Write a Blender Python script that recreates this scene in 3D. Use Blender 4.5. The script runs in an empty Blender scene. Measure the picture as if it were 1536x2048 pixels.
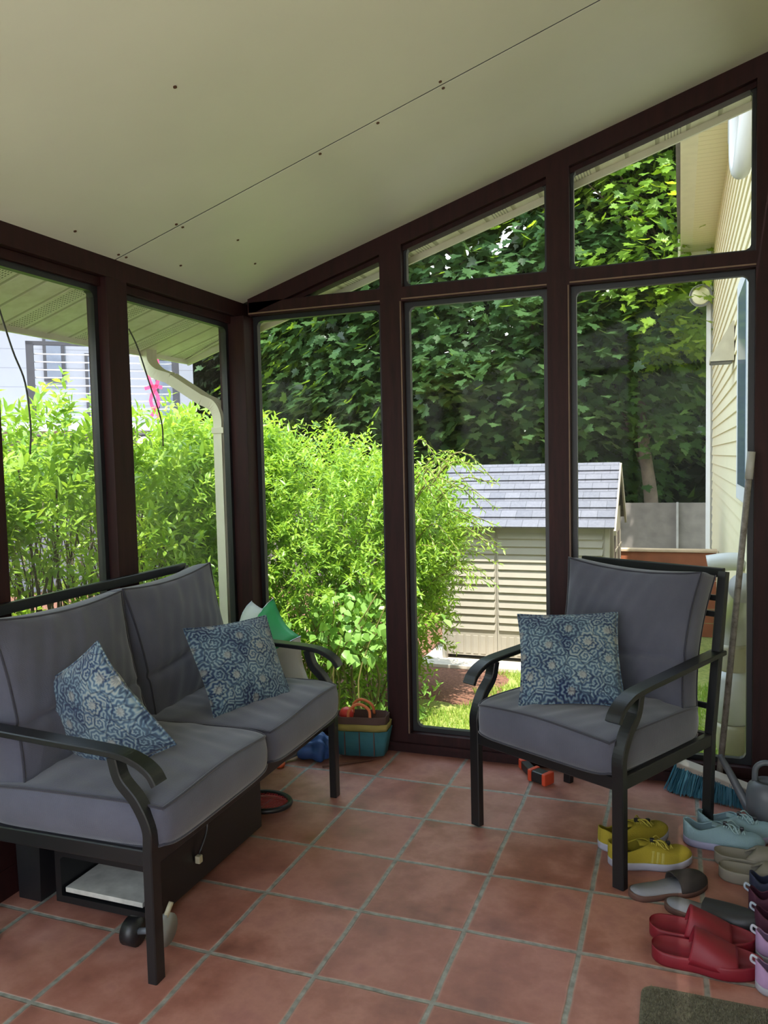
import bpy, bmesh, math, random
import numpy as np
from mathutils import Vector, Matrix

random.seed(7)
RNG = np.random.default_rng(11)
SC = bpy.context.scene
COL = SC.collection
PI = math.pi

# ------------------------------------------------------------------ camera
cam_data = bpy.data.cameras.new('camera')
cam = bpy.data.objects.new('camera', cam_data)
COL.objects.link(cam)
SC.camera = cam
cam_data.sensor_fit = 'VERTICAL'
cam_data.sensor_height = 36.0
cam_data.lens = 1586.224 * 36.0 / 2048.0
cam_data.clip_start = 0.02
yaw, pitch, roll = -0.358422608, -0.0649785172, -0.0228959238
fwd = Vector((math.sin(yaw) * math.cos(pitch), math.cos(yaw) * math.cos(pitch), math.sin(pitch)))
rgt = Vector((math.cos(yaw), -math.sin(yaw), 0))
upv = rgt.cross(fwd)
r2 = rgt * math.cos(roll) + upv * math.sin(roll)
u2 = -rgt * math.sin(roll) + upv * math.cos(roll)
cam.matrix_world = Matrix(((r2.x, u2.x, -fwd.x, 1.6043), (r2.y, u2.y, -fwd.y, -3.2119),
                           (r2.z, u2.z, -fwd.z, 1.4057), (0, 0, 0, 1)))

# ------------------------------------------------------------------ light
SC.view_settings.view_transform = 'Standard'
SC.view_settings.look = 'None'
SC.view_settings.gamma = 1.0
SC.view_settings.use_curve_mapping = False
SC.view_settings.exposure = 2.25

world = bpy.data.worlds.new('sky')
SC.world = world
world.use_nodes = True
wn = world.node_tree
wn.nodes.clear()
w_out = wn.nodes.new('ShaderNodeOutputWorld')
w_bg = wn.nodes.new('ShaderNodeBackground')
w_tc = wn.nodes.new('ShaderNodeTexCoord')
w_sep = wn.nodes.new('ShaderNodeSeparateXYZ')
w_ramp = wn.nodes.new('ShaderNodeValToRGB')
w_ramp.color_ramp.elements[0].position = 0.48
w_ramp.color_ramp.elements[0].color = (0.30, 0.33, 0.30, 1)
w_ramp.color_ramp.elements[1].position = 0.9
w_ramp.color_ramp.elements[1].color = (0.62, 0.78, 1.0, 1)
e = w_ramp.color_ramp.elements.new(0.53)
e.color = (0.95, 0.97, 1.0, 1)
w_map = wn.nodes.new('ShaderNodeMath'); w_map.operation = 'MULTIPLY_ADD'
w_map.inputs[1].default_value = 0.5; w_map.inputs[2].default_value = 0.5
wn.links.new(w_tc.outputs['Generated'], w_sep.inputs[0])
wn.links.new(w_sep.outputs['Z'], w_map.inputs[0])
wn.links.new(w_map.outputs[0], w_ramp.inputs[0])
wn.links.new(w_ramp.outputs[0], w_bg.inputs['Color'])
wn.links.new(w_bg.outputs[0], w_out.inputs[0])
w_bg.inputs['Strength'].default_value = 0.95

sun_data = bpy.data.lights.new('sun', 'SUN')
sun = bpy.data.objects.new('sun', sun_data)
COL.objects.link(sun)
sun_data.energy = 2.3
sun_data.angle = math.radians(0.6)
sun_data.color = (1.0, 0.955, 0.88)
sun.location = (0, -4, 9)
sun.rotation_euler = Vector((0.13, -0.40, 1.0)).to_track_quat('Z', 'Y').to_euler()

SC.cycles.max_bounces = 14
SC.cycles.diffuse_bounces = 6
SC.cycles.transparent_max_bounces = 16
SC.cycles.caustics_reflective = False
SC.cycles.caustics_refractive = False
SC.cycles.sample_clamp_indirect = 6

# ------------------------------------------------------------------ material helpers
def srgb(r, g, b):
    def f(c):
        c /= 255.0
        return c / 12.92 if c <= 0.04045 else ((c + 0.055) / 1.055) ** 2.4
    return (f(r), f(g), f(b), 1)


class NT:
    """small wrapper round a node tree"""
    def __init__(self, name):
        self.m = bpy.data.materials.new(name)
        self.m.use_nodes = True
        self.t = self.m.node_tree
        self.t.nodes.clear()
        self.out = self.t.nodes.new('ShaderNodeOutputMaterial')

    def n(self, kind, **kw):
        nd = self.t.nodes.new(kind)
        for k, v in kw.items():
            setattr(nd, k, v)
        return nd

    def l(self, a, b):
        self.t.links.new(a, b)

    def val(self, sock, v):
        if isinstance(v, bpy.types.NodeSocket):
            self.l(v, sock)
        else:
            sock.default_value = v

    def math(self, op, a, b=0.0, c=0.0):
        nd = self.n('ShaderNodeMath', operation=op)
        self.val(nd.inputs[0], a); self.val(nd.inputs[1], b)
        if len(nd.inputs) > 2:
            self.val(nd.inputs[2], c)
        return nd.outputs[0]

    def coord(self, which='Object'):
        return self.n('ShaderNodeTexCoord').outputs[which]

    def xyz(self, v):
        nd = self.n('ShaderNodeSeparateXYZ'); self.l(v, nd.inputs[0])
        return nd.outputs

    def comb(self, x, y, z=0.0):
        nd = self.n('ShaderNodeCombineXYZ')
        self.val(nd.inputs[0], x); self.val(nd.inputs[1], y); self.val(nd.inputs[2], z)
        return nd.outputs[0]

    def noise(self, vec, scale, detail=3, rough=0.55, out='Fac'):
        nd = self.n('ShaderNodeTexNoise')
        if vec is not None:
            self.l(vec, nd.inputs['Vector'])
        nd.inputs['Scale'].default_value = scale
        nd.inputs['Detail'].default_value = detail
        nd.inputs['Roughness'].default_value = rough
        return nd.outputs[out]

    def ramp(self, fac, stops, interp='LINEAR'):
        nd = self.n('ShaderNodeValToRGB')
        self.val(nd.inputs[0], fac)
        cr = nd.color_ramp
        cr.interpolation = interp
        cr.elements[0].position, cr.elements[0].color = stops[0]
        cr.elements[1].position, cr.elements[1].color = stops[-1]
        for p, c in stops[1:-1]:
            el = cr.elements.new(p); el.color = c
        return nd.outputs[0]

    def mix(self, fac, a, b, mode='MIX'):
        nd = self.n('ShaderNodeMix', data_type='RGBA', blend_type=mode)
        self.val(nd.inputs[0], fac); self.val(nd.inputs[6], a); self.val(nd.inputs[7], b)
        return nd.outputs[2]

    def bump(self, h, strength=0.3, dist=0.01):
        nd = self.n('ShaderNodeBump')
        self.l(h, nd.inputs['Height'])
        nd.inputs['Strength'].default_value = strength
        nd.inputs['Distance'].default_value = dist
        return nd.outputs[0]

    def bsdf(self, color, rough=0.6, metal=0.0, normal=None, spec=0.5, sheen=0.0, coat=0.0):
        nd = self.n('ShaderNodeBsdfPrincipled')
        self.val(nd.inputs['Base Color'], color)
        self.val(nd.inputs['Roughness'], rough)
        nd.inputs['Metallic'].default_value = metal
        nd.inputs['Specular IOR Level'].default_value = spec
        nd.inputs['Sheen Weight'].default_value = sheen
        nd.inputs['Coat Weight'].default_value = coat
        if normal is not None:
            self.l(normal, nd.inputs['Normal'])
        return nd.outputs[0]

    def done(self, shader):
        self.l(shader, self.out.inputs[0])
        return self.m


def plain(name, col, rough=0.6, metal=0.0, var=0.12, scale=9.0, bump=0.0, bscale=60.0, spec=0.5, sheen=0.0, coat=0.0):
    t = NT(name)
    c = t.coord()
    n = t.noise(c, scale, 4)
    dark = tuple(x * (1 - var) for x in col[:3]) + (1,)
    lite = tuple(min(1, x * (1 + var)) for x in col[:3]) + (1,)
    colr = t.ramp(n, [(0.3, dark), (0.7, lite)])
    nm = t.bump(t.noise(c, bscale, 3), bump, 0.004) if bump else None
    return t.done(t.bsdf(colr, rough, metal, nm, spec, sheen, coat))


def leaf_mat(name, c1, c2, trans, weight=0.45, rough=0.4, spec=0.5):
    t = NT(name)
    g = t.n('ShaderNodeNewGeometry')
    col = t.ramp(g.outputs['Random Per Island'], [(0.0, c1), (1.0, c2)])
    tr = t.mix(0.35, trans, col)
    d = t.bsdf(col, rough, spec=spec)
    tl = t.n('ShaderNodeBsdfTranslucent')
    t.val(tl.inputs[0], tr)
    mx = t.n('ShaderNodeMixShader')
    mx.inputs[0].default_value = weight
    t.l(d, mx.inputs[1]); t.l(tl.outputs[0], mx.inputs[2])
    return t.done(mx.outputs[0])


def glass_mat(name, dust=0.03, gloss=0.04):
    t = NT(name)
    tp = t.n('ShaderNodeBsdfTransparent'); tp.inputs[0].default_value = (0.96, 0.97, 0.96, 1)
    gl = t.n('ShaderNodeBsdfGlossy'); gl.inputs['Roughness'].default_value = 0.03
    df = t.n('ShaderNodeBsdfDiffuse'); df.inputs[0].default_value = (0.75, 0.75, 0.72, 1)
    lw = t.n('ShaderNodeFresnel'); lw.inputs[0].default_value = 1.22
    a = t.n('ShaderNodeMixShader')
    t.l(t.math('MULTIPLY', lw.outputs[0], gloss), a.inputs[0])
    t.l(tp.outputs[0], a.inputs[1]); t.l(gl.outputs[0], a.inputs[2])
    b = t.n('ShaderNodeMixShader')
    nz = t.noise(t.coord(), 3.0, 5, 0.65)
    t.l(t.math('MULTIPLY', t.ramp(nz, [(0.35, (0.3, 0.3, 0.3, 1)), (0.75, (1, 1, 1, 1))]), dust), b.inputs[0])
    t.l(a.outputs[0], b.inputs[1]); t.l(df.outputs[0], b.inputs[2])
    return t.done(b.outputs[0])


# ------------------------------------------------------------------ mesh helpers
def tag(o, label=None, cat=None, group=None, kind=None):
    if label: o['label'] = label
    if cat: o['category'] = cat
    if group: o['group'] = group
    if kind: o['kind'] = kind
    return o


def empty(name, loc=(0, 0, 0), rz=0.0, label=None, cat=None, group=None, kind=None):
    o = bpy.data.objects.new(name, None)
    o.empty_display_size = 0.05
    COL.objects.link(o)
    o.location = loc
    o.rotation_euler = (0, 0, rz)
    return tag(o, label, cat, group, kind)


def link(name, me, mat, parent=None, smooth=False):
    me.materials.append(mat)
    o = bpy.data.objects.new(name, me)
    COL.objects.link(o)
    if parent is not None:
        o.parent = parent
    if smooth:
        me.polygons.foreach_set('use_smooth', [True] * len(me.polygons))
    return o


def bm_obj(name, bm, mat, parent=None, smooth=False):
    bmesh.ops.recalc_face_normals(bm, faces=bm.faces)
    me = bpy.data.meshes.new(name)
    bm.to_mesh(me); bm.free()
    return link(name, me, mat, parent, smooth)


def pyobj(name, verts, faces, mat, parent=None, smooth=False, fix=True):
    me = bpy.data.meshes.new(name)
    me.from_pydata([tuple(v) for v in verts], [], faces)
    if fix:
        bm = bmesh.new(); bm.from_mesh(me)
        bmesh.ops.recalc_face_normals(bm, faces=bm.faces)
        bm.to_mesh(me); bm.free()
    me.update()
    return link(name, me, mat, parent, smooth)


def add_box(bm, lo, hi, bevel=0.0, mtx=None):
    r = bmesh.ops.create_cube(bm, size=1.0)
    vs = r['verts']
    for v in vs:
        v.co = Vector([lo[i] + (v.co[i] + 0.5) * (hi[i] - lo[i]) for i in range(3)])
    if bevel > 0:
        es = list({e for v in vs for e in v.link_edges})
        rr = bmesh.ops.bevel(bm, geom=es, offset=bevel, segments=2, affect='EDGES', profile=0.6)
        vs = list({v for f in rr['faces'] for v in f.verts} | {v for v in vs if v.is_valid})
    if mtx is not None:
        bmesh.ops.transform(bm, matrix=mtx, verts=[v for v in vs if v.is_valid])
    return vs


def box(name, lo, hi, mat, parent=None, bevel=0.0, mtx=None):
    bm = bmesh.new(); add_box(bm, lo, hi, bevel, mtx)
    return bm_obj(name, bm, mat, parent)


def add_poly_prism(bm, pts, axis, a, b):
    """pts 2-D polygon; axis 0: (y,z) along x; 1: (x,z) along y; 2: (x,y) along z"""
    def p3(p, w):
        if axis == 0: return (w, p[0], p[1])
        if axis == 1: return (p[0], w, p[1])
        return (p[0], p[1], w)
    va = [bm.verts.new(p3(p, a)) for p in pts]
    vb = [bm.verts.new(p3(p, b)) for p in pts]
    bm.faces.new(va); bm.faces.new(vb[::-1])
    n = len(pts)
    for i in range(n):
        bm.faces.new((va[i], vb[i], vb[(i + 1) % n], va[(i + 1) % n]))


def prism(name, pts, axis, a, b, mat, parent=None):
    bm = bmesh.new(); add_poly_prism(bm, pts, axis, a, b)
    return bm_obj(name, bm, mat, parent)


def smooth_path(pts, n=6, closed=False):
    P = [Vector(p) for p in pts]
    out = []
    m = len(P)
    rng = range(m if closed else m - 1)
    for i in rng:
        p0 = P[(i - 1) % m] if (closed or i > 0) else P[0] * 2 - P[1]
        p1 = P[i]; p2 = P[(i + 1) % m]
        p3 = P[(i + 2) % m] if (closed or i + 2 < m) else P[-1] * 2 - P[-2]
        for k in range(n):
            t = k / n
            out.append(0.5 * ((2 * p1) + (p2 - p0) * t + (2 * p0 - 5 * p1 + 4 * p2 - p3) * t * t
                              + (3 * p1 - p0 - 3 * p2 + p3) * t ** 3))
    if not closed:
        out.append(P[-1])
    return out


def sweep(bm, path, section, side=None, closed=False, taper=None):
    """sweep a 2-D section (list of (a,b)) along path; a runs along `side`, b along side x tangent"""
    P = [Vector(p) for p in path]
    m = len(P)
    rings = []
    prev = None
    for i in range(m):
        if closed:
            t = P[(i + 1) % m] - P[(i - 1) % m]
        else:
            t = P[min(i + 1, m - 1)] - P[max(i - 1, 0)]
        t.normalize()
        if side is not None:
            s = Vector(side); s = (s - t * s.dot(t))
            if s.length < 1e-5: s = prev or t.orthogonal()
            s.normalize()
        else:
            if prev is None: s = t.orthogonal().normalized()
            else:
                s = prev - t * prev.dot(t)
                s = s.normalized() if s.length > 1e-6 else t.orthogonal().normalized()
        prev = s
        b = t.cross(s)
        k = 1.0 if taper is None else taper(i / (m - 1))
        rings.append([bm.verts.new(P[i] + s * (a_ * k) + b * (b_ * k)) for a_, b_ in section])
    n = len(section)
    for i in range(m if closed else m - 1):
        A, B = rings[i], rings[(i + 1) % m]
        for j in range(n):
            bm.faces.new((A[j], A[(j + 1) % n], B[(j + 1) % n], B[j]))
    if not closed:
        bm.faces.new(rings[0][::-1]); bm.faces.new(rings[-1])


def circ(r, n=8):
    return [(r * math.cos(2 * PI * k / n), r * math.sin(2 * PI * k / n)) for k in range(n)]


def rect(w, h, c=0.003):
    w /= 2; h /= 2
    return [(w - c, h), (-w + c, h), (-w, h - c), (-w, -h + c), (-w + c, -h), (w - c, -h), (w, -h + c), (w, h - c)]


def tube(name, path, r, mat, parent=None, n=8, closed=False, taper=None):
    bm = bmesh.new(); sweep(bm, path, circ(r, n), None, closed, taper)
    return bm_obj(name, bm, mat, parent, True)


def bar(name, path, w, h, side, mat, parent=None):
    bm = bmesh.new(); sweep(bm, path, rect(w, h), side)
    return bm_obj(name, bm, mat, parent)


def lathe(name, prof, mat, parent=None, n=28, mtx=None, smooth=True):
    bm = bmesh.new()
    rings = []
    for r, z in prof:
        rings.append([bm.verts.new((r * math.cos(2 * PI * k / n), r * math.sin(2 * PI * k / n), z)) for k in range(n)])
    for A, B in zip(rings[:-1], rings[1:]):
        for j in range(n):
            bm.faces.new((A[j], A[(j + 1) % n], B[(j + 1) % n], B[j]))
    bm.faces.new(rings[0][::-1]); bm.faces.new(rings[-1])
    if mtx is not None:
        bmesh.ops.transform(bm, matrix=mtx, verts=bm.verts)
    return bm_obj(name, bm, mat, parent, smooth)


def np_mesh(name, V, F, sizes, mat, parent=None):
    me = bpy.data.meshes.new(name)
    me.vertices.add(len(V)); me.vertices.foreach_set('co', np.asarray(V, np.float32).ravel())
    F = np.asarray(F, np.int32).ravel(); sizes = np.asarray(sizes, np.int32)
    me.loops.add(len(F)); me.loops.foreach_set('vertex_index', F)
    me.polygons.add(len(sizes))
    me.polygons.foreach_set('loop_start', np.concatenate([[0], np.cumsum(sizes)[:-1]]).astype(np.int32))
    me.polygons.foreach_set('loop_total', sizes)
    me.update(calc_edges=True)
    return link(name, me, mat, parent)


def norm(a):
    return a / (np.linalg.norm(a, axis=-1, keepdims=True) + 1e-9)


def scatter(name, tmpl, P, D, U, S, mat, parent=None):
    """copies of one small leaf template: P base points, D axis, U up hint, S scale"""
    V, faces = tmpl
    V = np.asarray(V, float)
    D = norm(D); X = norm(np.cross(D, U)); N = np.cross(X, D)
    W = (P[:, None, :] + S[:, None, None] * (V[None, :, 0:1] * X[:, None, :] + V[None, :, 1:2] * D[:, None, :]
                                             + V[None, :, 2:3] * N[:, None, :]))
    n, k = len(P), len(V)
    flat = np.concatenate([np.array(f) for f in faces]); sz = np.array([len(f) for f in faces])
    F = (np.arange(n)[:, None] * k + flat[None, :]).ravel()
    return np_mesh(name, W.reshape(-1, 3), F, np.tile(sz, n), mat, parent)


LANCE = ([(0, 0, 0), (0, .35, -.03), (0, .7, -.04), (0, 1, -.12), (-.15, .32, .03), (.15, .32, .03), (-.13, .64, .01), (.13, .64, .01)],
         [(0, 5, 1), (0, 1, 4), (1, 5, 7, 2), (1, 2, 6, 4), (2, 7, 3), (2, 3, 6)])
OVATE = ([(0, 0, 0), (0, .35, -.03), (0, .7, -.05), (0, 1, -.14), (-.36, .28, .04), (.36, .28, .04), (-.27, .62, .0), (.27, .62, .0)],
         LANCE[1])
_ml = [(0, 0), (.10, .02), (.34, -.06), (.30, .10), (.52, .22), (.40, .30), (.56, .50), (.34, .46), (.30, .56), (.16, .50), (.20, .74), (.10, .78), (0, 1.0)]
MAPLE_V = [(0, .30, -.03)] + [(x, y, .05 * abs(x) * 2 - .10 * y) for x, y in _ml] + [(-x, y, .05 * abs(x) * 2 - .10 * y) for x, y in _ml[-2:0:-1]]
MAPLE = (MAPLE_V, [(0, i, i + 1) for i in range(1, 24)] + [(0, 24, 1)])

# ------------------------------------------------------------------ materials
M = {}
def frame_wood():
    t = NT('dark_brown_paint')
    c = t.coord()
    mp = t.n('ShaderNodeMapping'); mp.inputs['Scale'].default_value = (18, 18, 2)
    t.l(c, mp.inputs[0])
    n = t.noise(mp.outputs[0], 2.0, 5, 0.6)
    col = t.ramp(n, [(0.25, srgb(30, 12, 13)), (0.6, srgb(46, 19, 20)), (0.85, srgb(60, 30, 27))])
    return t.done(t.bsdf(col, 0.6, normal=t.bump(n, 0.2, 0.003), spec=0.25))
M['brown'] = frame_wood()
M['gasket'] = plain('black_rubber_gasket', (0.012, 0.013, 0.016, 1), 0.45)
M['trimline'] = plain('tan_stop_bead', srgb(120, 96, 78), 0.6)
M['glass'] = glass_mat('window_glass', 0.015, 0.30)
M['screen'] = glass_mat('dusty_insect_screen', 0.07, 0.0)

def tile_floor():
    t = NT('terracotta_tile')
    c = t.coord()
    warp = t.noise(c, 5.0, 3, out='Color')
    mm = t.n('ShaderNodeMix', data_type='VECTOR'); mm.inputs[0].default_value = 0.012
    t.l(c, mm.inputs[4]); t.l(warp, mm.inputs[5])
    s = t.xyz(mm.outputs[1])
    ox = t.math('MULTIPLY_ADD', s[0], 1 / 0.33, -0.018 + 20.0)
    oy = t.math('MULTIPLY_ADD', s[1], 1 / 0.33, -0.018 + 20.0)
    fx = t.math('ABSOLUTE', t.math('SUBTRACT', t.math('FRACT', t.math('ADD', ox, 0.5)), 0.5))
    fy = t.math('ABSOLUTE', t.math('SUBTRACT', t.math('FRACT', t.math('ADD', oy, 0.5)), 0.5))
    d = t.math('MINIMUM', fx, fy)
    g = t.ramp(d, [(0.016, (0, 0, 0, 1)), (0.026, (1, 1, 1, 1))])
    cell = t.comb(t.math('FLOOR', ox), t.math('FLOOR', oy))
    wn_ = t.n('ShaderNodeTexWhiteNoise', noise_dimensions='2D'); t.l(cell, wn_.inputs['Vector'])
    off = t.n('ShaderNodeVectorMath', operation='MULTIPLY_ADD')
    t.l(wn_.outputs['Color'], off.inputs[0]); off.inputs[1].default_value = (7, 7, 7); t.l(c, off.inputs[2])
    n1 = t.noise(off.outputs[0], 5.5, 5, 0.6)
    n2 = t.noise(off.outputs[0], 45.0, 4, 0.7)
    base = t.ramp(n1, [(0.30, srgb(120, 76, 64)), (0.46, srgb(158, 104, 88)), (0.58, srgb(180, 128, 112)), (0.75, srgb(154, 102, 96))])
    base = t.mix(t.math('MULTIPLY', wn_.outputs['Value'], 0.35), base, srgb(160, 102, 94))
    base = t.mix(t.math('MULTIPLY', n2, 0.35), base, srgb(122, 76, 60))
    n3 = t.noise(c, 30.0, 4, 0.6)
    grout = t.ramp(n3, [(0.3, srgb(106, 104, 96)), (0.7, srgb(160, 157, 148))])
    edge = t.ramp(d, [(0.024, (1, 1, 1, 1)), (0.040, (0, 0, 0, 1))])
    base = t.mix(t.math('MULTIPLY', edge, 0.30), base, srgb(190, 160, 146))
    col = t.mix(g, grout, base)
    rough = t.math('MULTIPLY_ADD', n1, 0.35, 0.30)
    h = t.math('ADD', g, t.math('MULTIPLY', n2, 0.10))
    return t.done(t.bsdf(col, rough, normal=t.bump(h, 0.5, 0.003)))
M['floor'] = tile_floor()
M['ceiling'] = plain('cream_roof_panel', srgb(214, 216, 200), 0.45, var=0.04, scale=2.0, bump=0.02, bscale=14)
M['screw'] = plain('rusty_screw', srgb(90, 58, 44), 0.5, 0.4)

def soffit_mat(axis):
    t = NT('vented_aluminium_soffit')
    s = t.xyz(t.coord())
    a, b = (s[1], s[0]) if axis == 'y' else (s[0], s[1])
    f = t.math('FRACT', t.math('MULTIPLY_ADD', a, 1 / 0.125, 40.0))
    groove = t.ramp(f, [(0.0, (0, 0, 0, 1)), (0.10, (0.25, 0.25, 0.25, 1)), (0.16, (1, 1, 1, 1))])
    cellid = t.math('FRACT', t.math('MULTIPLY_ADD', a, 1 / 0.375, 40.0))
    band = t.math('LESS_THAN', cellid, 0.3334)
    inside = t.math('MULTIPLY', t.math('GREATER_THAN', f, 0.3), t.math('LESS_THAN', f, 0.9))
    u = t.math('FRACT', t.math('MULTIPLY', a, 1 / 0.0125))
    v = t.math('FRACT', t.math('MULTIPLY', b, 1 / 0.014))
    hole = t.math('MULTIPLY', t.math('LESS_THAN', u, 0.42), t.math('LESS_THAN', v, 0.55))
    hole = t.math('MULTIPLY', hole, t.math('MULTIPLY', band, inside))
    dirt = t.noise(t.coord(), 9.0, 5, 0.7)
    col = t.ramp(dirt, [(0.3, srgb(214, 210, 184)), (0.55, srgb(236, 233, 214)), (0.8, srgb(222, 218, 192))])
    col = t.mix(t.math('SUBTRACT', 1.0, groove), col, srgb(170, 166, 138))
    col = t.mix(hole, col, srgb(92, 90, 72))
    return t.done(t.bsdf(col, 0.5, normal=t.bump(groove, 0.6, 0.01)))
M['soffit_y'] = soffit_mat('y')
M['soffit_x'] = soffit_mat('x')
M['fascia'] = plain('cream_aluminium', srgb(224, 220, 200), 0.45, var=0.05)
M['shingle_roof'] = plain('grey_roofing', srgb(110, 108, 106), 0.9)
M['siding'] = plain('cream_vinyl_siding', srgb(226, 217, 184), 0.5, var=0.03)
M['siding_tan'] = plain('beige_foundation', srgb(168, 160, 134), 0.85, var=0.12, bump=0.3)
M['white'] = plain('white_vinyl', srgb(216, 218, 222), 0.4, var=0.03)
M['pvc'] = plain('white_pvc', srgb(188, 188, 184), 0.35, var=0.03)
M['pvc_old'] = plain('aged_pvc_coupling', srgb(172, 166, 142), 0.45, var=0.08)
M['steel'] = plain('galvanised_clamp', (0.55, 0.6, 0.66, 1), 0.3, 0.8)
M['powder'] = plain('black_powder_coated_steel', srgb(22, 23, 25), 0.36, var=0.1, spec=0.5)
M['black'] = plain('black_plastic', (0.012, 0.012, 0.014, 1), 0.4)

def fabric(name, c, v=0.12, sc=420.0):
    t = NT(name)
    co = t.coord()
    s = t.xyz(co)
    wv = t.math('ADD', t.math('SINE', t.math('MULTIPLY', t.math('ADD', s[0], s[1]), sc * 2)),
                t.math('SINE', t.math('MULTIPLY', t.math('SUBTRACT', s[2], s[0]), sc * 2.3)))
    n = t.noise(co, 6.0, 4, 0.6)
    d = tuple(x * (1 - v) for x in c[:3]) + (1,)
    li = tuple(min(1, x * (1 + v)) for x in c[:3]) + (1,)
    col = t.ramp(n, [(0.3, d), (0.7, li)])
    h = t.math('ADD', t.math('MULTIPLY', wv, 0.10), t.noise(co, 240.0, 2))
    return t.done(t.bsdf(col, 0.9, normal=t.bump(h, 0.25, 0.002), spec=0.2, sheen=0.35))
M['cushion'] = fabric('slate_grey_canvas', srgb(80, 81, 94))
M['piping'] = fabric('slate_grey_piping', srgb(50, 50, 60))

def paisley():
    t = NT('blue_paisley_print')
    co = t.coord()
    s = t.xyz(co)
    flat = t.comb(s[0], s[1], 0.0)
    wz = t.noise(flat, 9.0, 2, out='Color')
    mm = t.n('ShaderNodeMix', data_type='VECTOR'); mm.inputs[0].default_value = 0.022
    t.l(flat, mm.inputs[4]); t.l(wz, mm.inputs[5])
    P = mm.outputs[1]
    def swirl(scale, k, arms, petals):
        vo = t.n('ShaderNodeTexVoronoi', voronoi_dimensions='2D', feature='F1')
        vo.inputs['Scale'].default_value = scale
        vo.inputs['Randomness'].default_value = 0.95
        t.l(P, vo.inputs['Vector'])
        dv = t.n('ShaderNodeVectorMath', operation='SUBTRACT')
        t.l(P, dv.inputs[0]); t.l(vo.outputs['Position'], dv.inputs[1])
        q = t.xyz(dv.outputs[0])
        ang = t.math('ARCTAN2', q[1], q[0])
        rad = vo.outputs['Distance']
        pet = t.math('MULTIPLY', t.math('SINE', t.math('MULTIPLY', ang, petals)), 0.035)
        ph = t.math('ADD', t.math('MULTIPLY', t.math('ADD', rad, pet), k), t.math('MULTIPLY', ang, arms))
        return t.math('SINE', ph), rad, vo.outputs['Color']
    a, ra, ca = swirl(10.5, 34.0, 1.0, 9.0)
    b, rb, cb = swirl(24.0, 20.0, 1.0, 6.0)
    v3 = t.n('ShaderNodeTexVoronoi', voronoi_dimensions='2D', feature='DISTANCE_TO_EDGE')
    v3.inputs['Scale'].default_value = 22.0
    t.l(P, v3.inputs['Vector'])
    edge = t.ramp(v3.outputs['Distance'], [(0.02, (1, 1, 1, 1)), (0.07, (0, 0, 0, 1))])
    near = t.ramp(ra, [(0.40, (1, 1, 1, 1)), (0.50, (0, 0, 0, 1))])
    pat = t.n('ShaderNodeMix', data_type='FLOAT')
    t.l(near, pat.inputs[0]); t.l(b, pat.inputs[2]); t.l(a, pat.inputs[3])
    p = t.math('MULTIPLY_ADD', pat.outputs[0], 0.5, 0.5)
    cs_ = t.xyz(ca); cb_ = t.xyz(cb)
    p = t.math('ADD', t.math('MULTIPLY_ADD', p, 0.62, 0.02), t.math('ADD', t.math('MULTIPLY', cs_[0], 0.34), t.math('MULTIPLY', cb_[0], 0.14)))
    col = t.ramp(p, [(0.18, srgb(20, 28, 56)), (0.38, srgb(46, 64, 92)), (0.58, srgb(84, 108, 126)), (0.80, srgb(130, 148, 152)), (1.0, srgb(158, 164, 156))])
    big = t.noise(flat, 9.0, 2)
    tint = t.ramp(big, [(0.38, srgb(34, 46, 84)), (0.62, srgb(116, 142, 156))])
    col = t.mix(0.30, col, tint)
    core = t.ramp(ra, [(0.10, (1, 1, 1, 1)), (0.17, (0, 0, 0, 1))])
    col = t.mix(t.math('MULTIPLY', core, 0.5), col, srgb(160, 158, 148))
    col = t.mix(t.math('MULTIPLY', edge, 0.55), col, srgb(18, 28, 58))
    h = t.noise(co, 300.0, 2)
    return t.done(t.bsdf(col, 0.9, normal=t.bump(h, 0.2, 0.001), spec=0.2, sheen=0.2))
M['paisley'] = paisley()

M['hedge_leaf'] = leaf_mat('hedge_leaf', srgb(100, 142, 42), srgb(164, 194, 82), srgb(198, 228, 66), 0.42, 0.33)
M['broad_leaf'] = leaf_mat('broad_leaf', srgb(120, 165, 72), srgb(160, 200, 110), srgb(190, 230, 90), 0.4, 0.35)
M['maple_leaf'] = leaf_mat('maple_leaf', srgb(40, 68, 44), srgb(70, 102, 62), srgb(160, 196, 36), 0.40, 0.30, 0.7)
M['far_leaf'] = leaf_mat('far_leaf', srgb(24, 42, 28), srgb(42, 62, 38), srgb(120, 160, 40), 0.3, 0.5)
M['grass'] = leaf_mat('grass_blade', srgb(120, 158, 62), srgb(184, 196, 98), srgb(190, 220, 80), 0.35, 0.5)
M['bark'] = plain('grey_brown_bark', srgb(96, 84, 70), 0.9, var=0.3, bump=0.8, bscale=22)
M['twig'] = plain('green_brown_twig', srgb(120, 112, 62), 0.8, var=0.2)

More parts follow.
